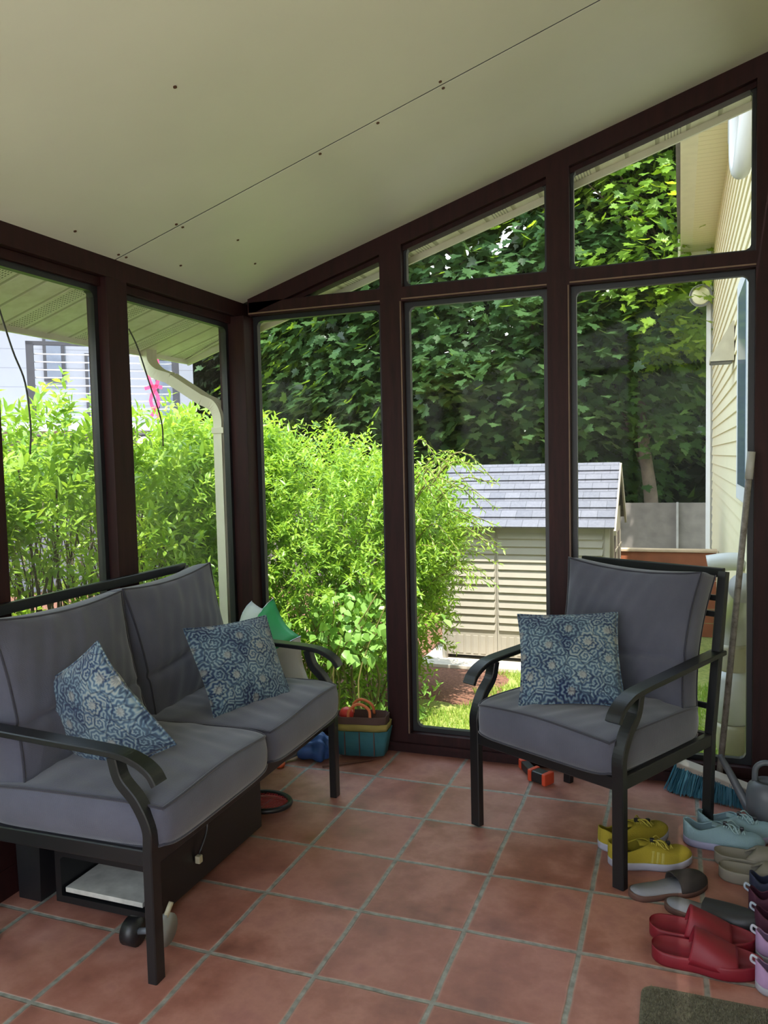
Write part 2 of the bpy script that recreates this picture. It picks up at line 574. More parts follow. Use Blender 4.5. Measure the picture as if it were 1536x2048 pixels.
def ground_mat():
    t = NT('lawn_and_mulch')
    c = t.coord()
    s = t.xyz(c)
    n = t.noise(c, 22.0, 5, 0.7)
    lawn = t.ramp(n, [(0.3, srgb(112, 128, 60)), (0.6, srgb(160, 164, 88)), (0.8, srgb(186, 170, 120))])
    mul = t.ramp(t.noise(c, 40.0, 5, 0.8), [(0.3, srgb(70, 44, 34)), (0.55, srgb(130, 88, 70)), (0.8, srgb(180, 140, 112))])
    # a mulch bed under the hedge and in front of the shed
    w = t.math('MULTIPLY', t.math('SUBTRACT', t.noise(c, 1.6, 3), 0.5), 1.2)
    bed1 = t.math('LESS_THAN', t.math('ADD', s[0], w), -0.62)
    bed2 = t.math('MULTIPLY', t.math('GREATER_THAN', t.math('ADD', s[1], t.math('MULTIPLY', w, .4)), 2.95), t.math('LESS_THAN', t.math('ADD', s[0], t.math('MULTIPLY', w, .4)), 0.15))
    bed = t.math('MAXIMUM', bed1, bed2)
    return t.done(t.bsdf(t.mix(bed, lawn, mul), 0.95, normal=t.bump(n, 0.6, 0.03)))
M['ground'] = ground_mat()

# ================================================================== SETTING
GZ = -0.60                       # outside ground level
XW, YW, XH = -0.46, 0.32, 2.00   # left wall face, back wall face, house wall face
SL = 0.315
def ceil_z(x, b=2.21):
    return b + SL * (x - XW)

box('ground', (-22, -7, GZ - 0.3), (14, 24, GZ), M['ground'])['kind'] = 'structure'
pt = box('patio', (-3.5, -12, GZ), (6, -3.75, -.06), plain('bounce_concrete', srgb(200, 194, 182), .9, var=.08, bump=.2), None)  # slab added out of view to bounce sunlight up onto the ceiling
pt['kind'] = 'structure'
gs = box('bounce_strip', (-1.25, -3.7, GZ), (XW - .13, YW + .6, GZ + .03), plain('bounce_gravel', srgb(190, 184, 168), .95, var=.25, scale=60, bump=.8, bscale=70), None)  # strip added in a pale tone to bounce sunlight to soffit and ceiling
gs['kind'] = 'structure'
floor = box('floor', (XW - 0.12, -3.6, -0.55), (XH, YW + 0.11, 0.0), M['floor'])
floor['kind'] = 'structure'

# ceiling: three roof panels with thin joints filled by black strips
ceiling = empty('ceiling', (0, 0, 0), kind='structure')
joints = [-3.75, -1.88, -0.62, YW + 0.03]
for y0, y1 in zip(joints[:-1], joints[1:]):
    g = 0.004
    pts = [(XW - 0.02, ceil_z(XW - 0.02)), (XH, ceil_z(XH)), (XH, ceil_z(XH) + 0.055), (XW - 0.02, ceil_z(XW - 0.02) + 0.055)]
    prism('roof_panel', pts, 1, y0 + g, y1 - g, M['ceiling'], ceiling)
for yj in joints[1:-1]:
    prism('joint_shade_strip', [(XW, ceil_z(XW) + 0.0015), (XH, ceil_z(XH) + 0.0015), (XH, ceil_z(XH) + 0.004), (XW, ceil_z(XW) + 0.004)], 1, yj - .0055, yj + .0055, M['black'], ceiling)  # black strip puts the shade of the gap into the colour
prism('joint_backing', [(XW, ceil_z(XW) + 0.056), (XH, ceil_z(XH) + 0.056), (XH, ceil_z(XH) + 0.07), (XW, ceil_z(XW) + 0.07)], 1, -3.7, YW, M['black'], ceiling)
for sx, sy in [(-.425, -.60), (-.425, -.645), (-.161, -.60), (-.161, -.64), (.417, -.60), (.636, -.60), (.869, -.60), (.872, -.645),
               (.296, -1.287), (-.386, -.923), (-.10, -.30), (-.36, -.33), (1.34, -1.30), (-.18, -.02)]:
    bm = bmesh.new()
    bmesh.ops.create_cone(bm, cap_ends=True, segments=10, radius1=0.0055, radius2=0.0055, depth=0.004)
    bmesh.ops.transform(bm, matrix=Matrix.Translation((sx, sy, ceil_z(sx) - 0.001)) @ Matrix.Rotation(-math.atan(SL), 4, 'Y'), verts=bm.verts)
    bm_obj('screw', bm, M['screw'], ceiling)

# left wall: head beam, sill and separate posts
wl = empty('wall_left', (XW, 0, 0), kind='structure')
def wl_box(name, y0, y1, z0, z1, x0=-0.10, x1=0.0, mat='brown', bevel=0.003):
    return box(name, (x0, y0, z0), (x1, y1, z1), M[mat], wl, bevel)
wl_box('head_beam', -3.6, YW + 0.10, 2.135, 2.212)
wl_box('head_stop', -3.6, YW + 0.02, 2.10, 2.135, -0.10, -0.028)
wl_box('sill', -3.6, YW + 0.10, 0.0, 0.10)
LPOST = [(-3.60, -3.45), (-2.64, -2.52), (-1.98, -1.86), (-1.34, -1.22), (-0.68, -0.56)]
for y0, y1 in LPOST:
    wl_box('post', y0, y1, 0.10, 2.135)
# corner post
box('corner_post', (-0.10, 0.265, 0.10), (0.045, YW + 0.10, 2.135), M['brown'], wl, 0.003)
WN = [0]
def window_frame(poly, plane, pos, mat_pane, thick=0.03, g=0.022):
    """poly: (a, z) corners of the opening; plane 'x' -> a is y, 'y' -> a is x"""
    WN[0] += 1
    pc = [Vector((p[0], 0, p[1])) for p in poly]
    n = len(pc)
    # rounded inner gasket: polygon offset inward with cut corners
    inner = []
    for i in range(n):
        p, a, b = pc[i], pc[i - 1], pc[(i + 1) % n]
        da = (a - p).normalized(); db = (b - p).normalized()
        half = da.angle(db) / 2
        bis = (da + db).normalized()
        q = p + bis * (g / math.sin(half))
        k = 0.022
        inner += [q + da * k, q + (da + db) * k * 0.35, q + db * k]
    outer = []
    for i in range(n):
        p, a, b = pc[i], pc[i - 1], pc[(i + 1) % n]
        da = (a - p).normalized(); db = (b - p).normalized()
        outer += [p + da * 0.02, p, p + db * 0.02]
    bm = bmesh.new()
    def P3(v, w):
        return (w, v.x, v.z) if plane == 'x' else (v.x, w, v.z)
    w0, w1 = pos, pos + (thick if plane == 'y' else -thick)
    rings = [[bm.verts.new(P3(v, w)) for v in ring] for ring, w in ((outer, w0), (inner, w0), (inner, w1), (outer, w1))]
    m = len(inner)
    for A, B in zip(rings, rings[1:] + rings[:1]):
        for j in range(m):
            bm.faces.new((A[j], A[(j + 1) % m], B[(j + 1) % m], B[j]))
    o = bm_obj('window_%d' % WN[0], bm, M['gasket'])
    o['kind'] = 'structure'
    mid = (w0 + w1) / 2
    me_v = [P3(v, mid - 0.002) for v in inner] + [P3(v, mid + 0.002) for v in inner]
    faces = [tuple(range(m)), tuple(range(2 * m - 1, m - 1, -1))]
    pyobj('pane', me_v, faces, M[mat_pane], o, fix=False)
    return o
for y0, y1 in [(-3.45, -2.64), (-2.52, -1.98), (-1.86, -1.34), (-1.22, -0.68), (-0.56, 0.265)]:
    window_frame([(y0, 0.10), (y1, 0.10), (y1, 2.10), (y0, 2.10)], 'x', XW - 0.045, 'screen')

# back wall
wb = empty('wall_back', (0, YW, 0), kind='structure')
def wb_poly(name, pts, y0=0.0, y1=0.09, mat='brown'):
    return prism(name, pts, 1, y0, y1, M[mat], wb)
XR = 1.885
BT = 2.13                        # offset of the raking top of the upper openings
wb_poly('sill', [(XW + .02, 0), (XH, 0), (XH, .095), (XW + .02, .095)])
wb_poly('sill_ledge', [(XW + .05, 0.035), (XR, 0.035), (XR, .050), (XW + .05, .050)], -0.02, 0.0)
wb_poly('raking_beam', [(XW + .04, ceil_z(XW + .04, BT)), (XH, ceil_z(XH, BT)), (XH, ceil_z(XH)), (XW + .04, ceil_z(XW + .04))])
wb_poly('raking_stop', [(-.20, ceil_z(-.20, BT - .022)), (XR, ceil_z(XR, BT - .022)), (XR, ceil_z(XR, BT)), (-.20, ceil_z(-.20, BT))], 0.03, 0.09)
for x0, x1 in [(.285, .392), (1.06, 1.157)]:
    wb_poly('post', [(x0, .095), (x1, .095), (x1, ceil_z(x1, BT)), (x0, ceil_z(x0, BT))])
wb_poly('post', [(XR, .095), (XH, .095), (XH, ceil_z(XH, BT)), (XR, ceil_z(XR, BT))])
BO = [(-.415, .285), (.392, 1.06), (1.157, XR)]
for x0, x1 in BO:
    wb_poly('transom_rail', [(x0, 2.14), (x1, 2.14), (x1, 2.205), (x0, 2.205)])
    wb_poly('stop_bead', [(x0, 2.147), (x1, 2.147), (x1, 2.153), (x0, 2.153)], -0.006, 0.0, 'trimline')
for x1 in (.392, 1.157):
    wb_poly('stop_bead', [(x1 - .008, .095), (x1 - .003, .095), (x1 - .003, 2.14), (x1 - .008, 2.14)], -0.006, 0.0, 'trimline')
for x0, x1 in BO:
    window_frame([(x0, .095), (x1, .095), (x1, 2.14), (x0, 2.14)], 'y', YW + 0.04, 'glass')
for x0, x1 in BO:
    if x0 < 0:
        xs = XW + (2.205 - BT) / SL + .02
        window_frame([(xs, 2.205), (x1, 2.205), (x1, ceil_z(x1, BT))], 'y', YW + 0.04, 'glass', g=0.012)
    else:
        window_frame([(x0, 2.205), (x1, 2.205), (x1, ceil_z(x1, BT)), (x0, ceil_z(x0, BT))], 'y', YW + 0.04, 'glass', g=0.014)

# camera-side wall: open framing, left unglazed to let in more daylight, the doorway the photo was taken from
wf = empty('wall_front', (0, -3.6, 0), kind='structure')
for x0, x1 in [(XW - .1, XW + .04), (.36, .46), (1.16, 1.24), (XH - .08, XH)]:
    prism('post', [(x0, 0), (x1, 0), (x1, ceil_z(x1)), (x0, ceil_z(x0))], 1, -0.10, 0.0, M['brown'], wf)
prism('raking_beam', [(XW, ceil_z(XW, BT)), (XH, ceil_z(XH, BT)), (XH, ceil_z(XH)), (XW, ceil_z(XW))], 1, -0.10, 0.0, M['brown'], wf)
prism('transom_rail', [(XW, 2.14), (XH, 2.14), (XH, 2.20), (XW, 2.20)], 1, -0.09, -0.01, M['brown'], wf)

# right wall inside the room (the siding of the house)
def lap_wall(name, x, y0, y1, z0, z1, mat, parent=None, course=0.11, out=0.013):
    V, F = [], []
    z = z0; i = 0
    while z < z1 - 1e-6:
        zt = min(z + course, z1)
        V += [(x, y0, z), (x, y1, z), (x - out, y1, z + 0.001), (x - out, y0, z + 0.001), (x - 0.001, y0, zt), (x - 0.001, y1, zt)]
        F += [(i, i + 1, i + 2, i + 3), (i + 3, i + 2, i + 5, i + 4)]
        i += 6; z = zt
    k = len(V)
    V += [(x + 0.1, y0, z0), (x + 0.1, y1, z0), (x + 0.1, y1, z1), (x + 0.1, y0, z1), (x, y0, z0), (x, y1, z0), (x, y1, z1), (x, y0, z1)]
    F += [(k, k + 1, k + 2, k + 3), (k + 4, k + 5, k + 1, k), (k + 7, k + 3, k + 2, k + 6), (k, k + 3, k + 7, k + 4), (k + 1, k + 5, k + 6, k + 2), (k+4,k+7,k+6,k+5)]
    return pyobj(name, V, F, mat, parent, fix=False)
wr = lap_wall('wall_right', XH + 0.013, -3.7, YW + 0.09, 0.0, ceil_z(XH) - 0.003, M['siding'])
wr['kind'] = 'structure'

# roof over the room with its soffits, seen through the windows
XE, YE = -0.93, 0.53
roof = empty('roof', (0, 0, 0), kind='structure')
BS = 2.128
prism('roof_covering', [(XE - .02, ceil_z(XE, 2.29)), (XH, ceil_z(XH, 2.29)), (XH, ceil_z(XH, 2.32)), (XE - .02, ceil_z(XE, 2.32))], 1, -3.95, YE + .02, M['shingle_roof'], roof)
prism('eave_soffit', [(XE, ceil_z(XE, BS)), (XW - .09, ceil_z(XW - .09, BS)), (XW - .09, ceil_z(XW - .09, BS + .012)), (XE, ceil_z(XE, BS + .012))], 1, -3.9, YE, M['soffit_y'], roof)
prism('raking_soffit', [(XW - .085, ceil_z(XW - .085, BS)), (XH, ceil_z(XH, BS)), (XH, ceil_z(XH, BS + .012)), (XW - .085, ceil_z(XW - .085, BS + .012))], 1, YW + .10, YE, M['soffit_x'], roof)
prism('eave_fascia', [(XE - .015, ceil_z(XE, BS - .022)), (XE, ceil_z(XE, BS - .022)), (XE, ceil_z(XE, 2.29)), (XE - .015, ceil_z(XE, 2.29))], 1, -3.92, YE + .015, M['fascia'], roof)
prism('raking_fascia', [(XE, ceil_z(XE, BS - .030)), (XH, ceil_z(XH, BS - .030)), (XH, ceil_z(XH, 2.29)), (XE, ceil_z(XE, 2.29))], 1, YE, YE + .015, M['fascia'], roof)
# mitre strip following the slope
a3 = Vector((XE + .01, YE - .01, ceil_z(XE + .01, BS) - .004)); b3 = Vector((XW - .09, YW + .11, ceil_z(XW - .09, BS) - .004))
bar('mitre_strip', [a3, b3], .022, .006, (0.6, -1, 0), M['fascia'], roof)
# ================================================================== OUTSIDE
# downspout from the eave to the corner post
ds = empty('downspout', (XE, .19, 1.9), label='pale fluted downspout bending from the eave down beside the corner post', cat='downspout')
def local(o, pts):
    return [Vector(p) - o.location for p in pts]
up_p = smooth_path([(XE + .01, .175, 2.02), (XE + .01, .18, 1.93), (XE + .05, .19, 1.875), (XE + .12, .21, 1.845)], 5)
mid_p = [Vector((XE + .12, .21, 1.845)), Vector((-.655, .255, 1.735))]
low_p = smooth_path([(-.655, .255, 1.735), (-.595, .272, 1.70), (-.57, .28, 1.64), (-.57, .28, 1.56)], 5)
fl = []
w2, h2 = .036, .026
for k in range(7):
    a = -w2 + 2 * w2 * k / 6
    fl.append((a, h2 if k % 2 == 0 else h2 - .005))
for k in range(7):
    a = w2 - 2 * w2 * k / 6
    fl.append((a, -h2 if k % 2 == 0 else -h2 + .005))
for nm, pp in (('upper_elbow', up_p), ('offset_pipe', mid_p), ('lower_elbow', low_p), ('downpipe', [Vector((-.57, .28, 1.57)), Vector((-.57, .28, GZ + .02))])):
    bm = bmesh.new(); sweep(bm, local(ds, pp), fl, (0.12, 1, 0)); bm_obj(nm, bm, M['fascia'], ds)
box('strap', (-.604 - XE, .28 - .19 - .042, 1.56 - 1.9), (-.536 - XE, .28 - .19 + .042, 1.59 - 1.9), M['fascia'], ds, .002)

# loose cables hanging outside the left windows
cb = tube('hanging_cable', smooth_path([(-.75, -.185, 2.03), (-.75, -.126, 1.95), (-.75, -.047, 1.787), (-.75, .03, 1.62), (-.76, .05, 1.50)], 6), .0035, M['black'])
tag(cb, 'thin dark cable hanging outside past the second left window, near the downspout', 'cable', 'cables hanging from the eave')
cb = tube('hanging_cable', smooth_path([(-.75, -.935, 2.03), (-.75, -.87, 1.852), (-.75, -.817, 1.735), (-.75, -.80, 1.573), (-.76, -.80, 1.46)], 6), .0035, M['black'])
tag(cb, 'thin dark cable hanging outside the window at the left edge of the photo', 'cable', 'cables hanging from the eave')

# house on the right
house = empty('house', (XH, 4, 0), label='cream sided two storey house wall with white corner trim right of the sunroom', cat='house')
HY1 = 8.05
def hl(v): return (v[0] - XH, v[1] - 4, v[2])
def hbox(name, lo, hi, mat, bev=0.0): return box(name, hl(lo), hl(hi), M[mat], house, bev)
o = lap_wall('siding_wall', 0.0, YW + .12 - 4, HY1 - 4, -0.16, 4.0, M['siding'], house)
hbox('foundation', (XH - .005, YW + .12, GZ), (XH + .1, HY1, -0.16), 'siding_tan')
hbox('corner_trim', (XH - .03, HY1 - .04, -.16), (XH + .1, HY1 + .03, 4.0), 'white', .004)
hbox('corner_downpipe', (XH - .085, HY1 - .09, GZ + .1), (XH - .03, HY1 - .02, 4.0), 'white', .006)
def eave_soffit():
    t = NT('tongue_groove_soffit')
    s = t.xyz(t.coord())
    f = t.math('FRACT', t.math('MULTIPLY_ADD', s[1], 1 / 0.10, 100.0))
    g = t.ramp(f, [(0.0, (0, 0, 0, 1)), (0.09, (1, 1, 1, 1))])
    col = t.mix(g, srgb(170, 160, 120), srgb(226, 220, 190))
    return t.done(t.bsdf(col, 0.5, normal=t.bump(g, 0.5, 0.006)))
M['eave'] = eave_soffit()
hbox('eave_board', (XH - .26, YW + .6, 4.0), (XH + .1, HY1 - .05, 4.03), 'eave')
hbox('outer_board', (XH - .38, YW + .6, 4.0), (XH - .26, HY1 - .05, 4.025), 'fascia')
hbox('fascia_board', (XH - .40, YW + .6, 3.985), (XH - .38, HY1 - .05, 4.20), 'fascia')
hbox('gutter_return', (XH - .43, HY1 - .05, 3.95), (XH + .1, HY1 + .02, 4.2), 'fascia', .004)
hbox('roof_slab', (XH - .44, YW + .6, 4.2), (XH + .5, HY1 + .05, 4.26), 'shingle_roof')
wdw = hbox('window_casing', (XH - .045, 1.72, 1.10), (XH, 2.62, 2.50), 'white', .006)
box('window_glass', (-.048, 1.82 - 4, 1.20), (-.040, 2.46 - 4, 2.40), plain('pale_window_glass', srgb(120, 136, 150), .1), wdw)

vent = empty('vent_hood', (XH - .012, 3.6, 2.25), label='beige triangular vent hood jutting from the cream siding', cat='vent')
prism('hood', [(-.012, .16), (-.0, .16), (-.0, -.14), (-.17, -.14), (-.17, -.11)], 1, -.13, .13, plain('beige_plastic', srgb(176, 168, 146), .5), vent)
prism('dark_opening', [(-.165, -.146), (-.01, -.146), (-.01, -.141), (-.165, -.141)], 1, -.12, .12, M['black'], vent)

fl_ = empty('flood_light', (XH - .09, 7.90, 3.42), label='round white outdoor flood light on the corner of the cream house', cat='light')
box('mount', (-.0, -.06, -.07), (.075, .06, .13), M['white'], fl_, .01)
tube('arm', smooth_path([(.0, 0, .06), (-.05, -.03, .06), (-.08, -.06, .02)], 4), .025, M['white'], fl_)
mt = Matrix.Translation((-.07, -.10, -.02)) @ Vector((.05, -1, -.15)).to_track_quat('Z', 'Y').to_matrix().to_4x4()
lathe('lamp_head', [(.05, -.10), (.09, -.06), (.13, .02), (.14, .06), (.135, .07)], M['white'], fl_, mtx=mt)
lathe('lens', [(.115, .071), (.10, .078), (.01, .08)], plain('ribbed_lens', srgb(232, 228, 196), .3), fl_, mtx=mt)
bm = bmesh.new()
sweep(bm, [mt @ Vector((.127 * math.cos(a_), .127 * math.sin(a_), .074)) for a_ in np.linspace(0, 2 * PI, 30, endpoint=False)], circ(.009, 6), None, True)
bm_obj('lens_ring', bm, plain('grey_ring', srgb(110, 110, 112), .4), fl_, True)

# flue pipes high on the house wall
vp = empty('flue_pipe', (1.905, 1.36, 3.2), label='white pvc flue pipes strapped high on the house wall behind the right upper pane', cat='pipe')
tube('return_bend', smooth_path([(-.02, .12, .55), (-.02, .12, .0), (-.02, .09, -.26), (-.01, .02, -.34), (.0, -.05, -.26), (.02, -.10, .0), (.02, -.10, .55)], 8), .045, M['pvc'], vp, n=16)
tube('wall_pipe', [(-.015, .30, .55), (-.015, .30, -.10)], .045, M['pvc'], vp, n=16)
for k, (y_, z_) in enumerate(((.30, .22), (-.10, .05))):
    o_ = lathe('pipe_clamp', [(.046, -.02), (.049, -.02), (.049, .02), (.046, .02)], M['steel'], vp, mtx=Matrix.Translation((-.01 + .03 * k, y_, z_)))
    box('clamp_screw', (-.09, y_ - .015, z_ - .015), (-.05, y_ + .015, z_ + .015), M['steel'], o_, .003)

# low pvc pipe stack outside the right window
ps = empty('pipe_stack', (1.87, 1.35, GZ), label='thick white pvc pipe stack with elbow beside the foundation outside', cat='pipe')
tube('upper_elbow', smooth_path([(.02, -.45, 1.36), (.02, -.30, 1.30), (.0, -.12, 1.21), (.0, -.02, 1.10), (.0, .0, .98)], 6), .072, M['pvc'], ps, n=18)
lathe('coupling', [(.078, .84), (.082, .86), (.082, .97), (.078, .99)], M['pvc_old'], ps)
lathe('cleanout_body', [(.07, .55), (.095, .58), (.10, .80), (.078, .85)], M['pvc'], ps)
lathe('lower_coupling', [(.075, .40), (.080, .41), (.095, .54), (.09, .56)], M['pvc_old'], ps)
lathe('drain_pipe', [(.058, .0), (.058, .40), (.075, .41)], M['pvc_old'], ps)
tube('side_pipe', smooth_path([(.13, 1.0, 1.30), (.02, 1.0, 1.30), (-.10, 1.0, 1.28)], 5), .06, M['pvc'], ps, n=14)
wbd = box('plastic_board', (1.93, .95, GZ), (1.95, 1.12, .02), M['white'], None, .003, Matrix.Rotation(0.0, 4, 'X'))
tag(wbd, 'narrow white plastic board leaning on the foundation behind the pipe stack', 'board')

# garden shed
shed = empty('garden_shed', (-.61, 4.27, GZ), label='small beige resin garden shed with grey shingle roof on the lawn', cat='shed')
SW, SD, SH, SR = 1.61, 1.25, 1.33, 1.90
M['resin'] = plain('beige_resin', srgb(164, 155, 142), .5, var=.04)
M['resin_trim'] = plain('taupe_resin', srgb(146, 136, 126), .5, var=.04)
def louvre_panel(x0, x1):
    bm = bmesh.new()
    add_box(bm, (x0, 0.012, .04), (x1, .04, SH))
    z = .30
    while z < SH - .08:
        o = .016
        xi = .012
        v = [bm.verts.new(p) for p in ((x0 + xi, .012, z), (x1 - xi, .012, z), (x1 - xi - .01, .012 - o, z + .004), (x0 + xi + .01, .012 - o, z + .004),
                                       (x0 + xi, .011, z + .060), (x1 - xi, .011, z + .060))]
        bm.faces.new((v[0], v[3], v[2], v[1])); bm.faces.new((v[3], v[4], v[5], v[2])); bm.faces.new((v[0], v[4], v[3])); bm.faces.new((v[1], v[2], v[5]))
        z += .0745
    x = x0 + .04
    while x < x1 - .02:
        add_box(bm, (x, .006, .06), (x + .05, .014, .24), .003)
        x += .075
    return bm_obj('louvred_panel', bm, M['resin'], shed)
for k in range(3):
    x0 = .045 + k * (SW - .09) / 3
    louvre_panel(x0 + .002, x0 + (SW - .09) / 3 - .002)
box('corner_post', (0, -.005, 0), (.045, .05, SH), M['resin'], shed, .006)
box('corner_post', (SW - .045, -.005, 0), (SW, .05, SH), M['resin'], shed, .006)
bm = bmesh.new()
add_poly_prism(bm, [(.0, 0), (SD, 0), (SD, SH), (SD / 2, SR - .04), (.0, SH)], 0, SW - .05, SW - .01)
bm_obj('gable_wall', bm, M['resin_trim'], shed)
bm = bmesh.new()
add_poly_prism(bm, [(.0, 0), (SD, 0), (SD, SH), (SD / 2, SR - .04), (.0, SH)], 0, .01, .05)
bm_obj('gable_wall', bm, M['resin_trim'], shed)
box('rear_wall', (0, SD - .04, 0), (SW, SD, SH), M['resin'], shed)
dr = box('door', (SW - .01, .16, .06), (SW + .02, SD - .16, SH + .12), M['resin'], shed, .006)
for (ya, yb) in ((.24, .54), (.70, 1.0)):
    w_ = box('door_window', (SW + .02, ya, .92), (SW + .03, yb, 1.22), plain('shed_window_dark', srgb(90, 80, 74), .4), dr)
    box('muntin', (SW + .03, (ya + yb) / 2 - .01, .92), (SW + .036, (ya + yb) / 2 + .01, 1.22), M['resin'], w_)
    box('muntin', (SW + .03, ya, 1.06), (SW + .036, yb, 1.08), M['resin'], w_)
def shingle_mat():
    t = NT('grey_resin_shingle')
    s = t.xyz(t.coord())
    br = t.n('ShaderNodeTexBrick')
    br.offset = 0.5
    t.l(t.comb(s[0], s[2]), br.inputs['Vector'])
    br.inputs['Color1'].default_value = srgb(84, 84, 94); br.inputs['Color2'].default_value = srgb(102, 101, 110)
    br.inputs['Mortar'].default_value = srgb(54, 53, 60)
    br.inputs['Scale'].default_value = 1.0
    br.inputs['Brick Width'].default_value = .15; br.inputs['Row Height'].default_value = .0815
    br.inputs['Mortar Size'].default_value = .003
    n = t.noise(t.coord(), 40, 4)
    return t.done(t.bsdf(t.mix(.25, br.outputs['Color'], t.ramp(n, [(.3, srgb(76, 76, 84)), (.7, srgb(120, 120, 126))])), .55, normal=t.bump(n, .3, .004)))
M['shingle'] = shingle_mat()
def shed_roof(sign):
    bm = bmesh.new()
    rows = 7
    e0 = Vector((0, -.12, SH - .02)); e1 = Vector((0, SD / 2, SR))
    if sign < 0:
        e0.y = SD + .12
    for k in range(rows):
        a = e0.lerp(e1, k / rows); b = e0.lerp(e1, min(1, (k + 1) / rows + .02))
        nrm = Vector((0, -(e1.z - e0.z), abs(e1.y - e0.y))).normalized()
        if sign < 0: nrm.y *= -1
        L, Rr = -.07, SW + .05
        q = [a + nrm * .018, b + nrm * .002]
        vs = [bm.verts.new((L, p.y, p.z)) for p in (a, q[0], q[1], b)] + [bm.verts.new((Rr, p.y, p.z)) for p in (a, q[0], q[1], b)]
        for f in ((0, 1, 5, 4), (1, 2, 6, 5), (2, 3, 7, 6), (3, 0, 4, 7), (3, 2, 1, 0), (4, 5, 6, 7)):
            bm.faces.new([vs[i] for i in f])
    return bm_obj('shingled_roof', bm, M['shingle'], shed)
shed_roof(1); shed_roof(-1)
for s_ in (0, 1):
    ya = -.12 if s_ == 0 else SD + .12
    bar('rake_trim', [(SW + .055, ya, SH - .06), (SW + .055, SD / 2, SR - .03)], .02, .06, (1, 0, 0), M['resin'], shed)
slab = box('shed_base', (-.80, 4.02, GZ), (1.12, 5.62, GZ + .035), plain('weathered_board', srgb(200, 190, 176), .8), None, .005)
tag(slab, 'flat pale board platform under the garden shed', 'platform')
shed.location.z = GZ + .035

# timber deck wall and rear fence behind the shed
deck = empty('timber_planter', (1.0, 6.0, GZ), label='reddish brown timber planter wall behind the armchair, beside the house', cat='planter')
M['redwood'] = plain('reddish_stained_timber', srgb(150, 86, 56), .6, var=.25, scale=4)
for k in range(6):
    box('board', (-.15, 0, .155 * k + .003), (.97, .03, .155 * k + .150), M['redwood'], deck, .002)
box('cap_board', (-.16, -.02, .93), (.98, .14, .955), plain('bleached_cap_board', srgb(196, 170, 140), .7), deck, .002)
fence = empty('garden_fence', (-9, 8.6, GZ), label='weathered grey board fence with pale posts along the back of the garden', cat='fence')
M['greyfence'] = plain('weathered_grey_fence', srgb(108, 102, 98), .9, var=.2, scale=6)
M['fencepost'] = plain('pale_fence_post', srgb(150, 148, 146), .8)
for k in range(6):
    box('fence_panel', (k * 2.4, 0, 0), (k * 2.4 + 2.36, .03, 1.32), M['greyfence'], fence)
for k in range(7):
    box('fence_post', (k * 2.4 - .06, -.05, 0), (k * 2.4 - .01, 0, 1.36), M['fencepost'], fence)
for xx in (10.55, 9.75):
    box('fence_post', (xx, -.05, 0), (xx + .03, 0, 1.33), M['fencepost'], fence)

# neighbour's house far left
NA = Vector((-6.17, 8.43, 0))
nrot = math.atan2(-.641, -.767)  # facade axis
nb = empty('neighbour_house', (NA.x, NA.y, GZ), label='pale grey modern house with a cable railed balcony beyond the hedge', cat='house')
fx = Vector((-.767, -.641, 0))          # along the facade to the left
nb.rotation_euler = (0, 0, math.atan2(fx.y, fx.x))
M['panel'] = None
def panel_mat():
    t = NT('pale_grey_cladding')
    s = t.xyz(t.coord())
    f = t.math('FRACT', t.math('MULTIPLY', s[2], 1 / .30))
    g = t.ramp(f, [(0, (0, 0, 0, 1)), (.05, (1, 1, 1, 1))])
    return t.done(t.bsdf(t.mix(g, srgb(96, 98, 108), srgb(134, 137, 148)), .7))
M['panel'] = panel_mat()
M['dark'] = plain('dark_opening', srgb(48, 48, 56), .5)
box('wall', (0, -6, 0), (7.5, 0, 7), M['panel'], nb)
for (x0, x1, z0, z1) in [(2.02, 2.34, 3.40, 4.25), (1.22, 1.72, 2.7, 3.85), (3.4, 4.0, 3.2, 4.4), (.30, .62, 2.7, 3.8)]:
    f_ = box('window', (x0, 0.0, z0), (x1, .05, z1), M['dark'], nb)
    box('glazing', (x0 + .05, .05, z0 + .05), (x1 - .05, .06, z1 - .05), plain('blue_grey_glass', srgb(96, 104, 120), .15), f_)
box('balcony_floor', (.1, .05, 2.55), (3.8, 1.2, 2.66), M['white'], nb)
for x in (.34, 2.40):
    box('balcony_post', (x, 1.1, 2.66), (x + .10, 1.2, 3.86), M['dark'], nb)
box('balcony_rail', (.34, 1.1, 3.81), (2.50, 1.2, 3.86), M['dark'], nb)
for k in range(9):
    tube('railing_cable', [(.36, 1.15, 2.76 + k * .115), (2.48, 1.15, 2.76 + k * .115)], .010, M['white'], nb, n=5)
box('lower_roof', (-.6, .05, 1.9), (1.0, 2.2, 2.42), M['white'], nb, .05)
rb = empty('pink_ribbon', (0, 0, 0), label='bright pink ribbon tied to the neighbour balcony railing', cat='ribbon')
rb.location = nb.location; rb.rotation_euler = nb.rotation_euler
M['pink'] = plain('pink_ribbon', srgb(235, 60, 110), .6)
bm = bmesh.new()
for pth in ([(.55, 1.2, 3.68), (.75, 1.2, 3.66), (.92, 1.2, 3.62)], [(.66, 1.2, 3.66), (.66, 1.2, 3.3), (.78, 1.2, 3.0), (.66, 1.2, 2.74)],
            [(.86, 1.2, 3.64), (.78, 1.2, 3.3), (.66, 1.2, 3.0), (.78, 1.2, 2.76)], [(.60, 1.2, 3.20), (.72, 1.2, 3.22), (.86, 1.2, 3.18)]):
    sweep(bm, smooth_path(pth, 4), rect(.05, .008, .001), (1, 0, .3))
bm_obj('bow', bm, M['pink'], rb)

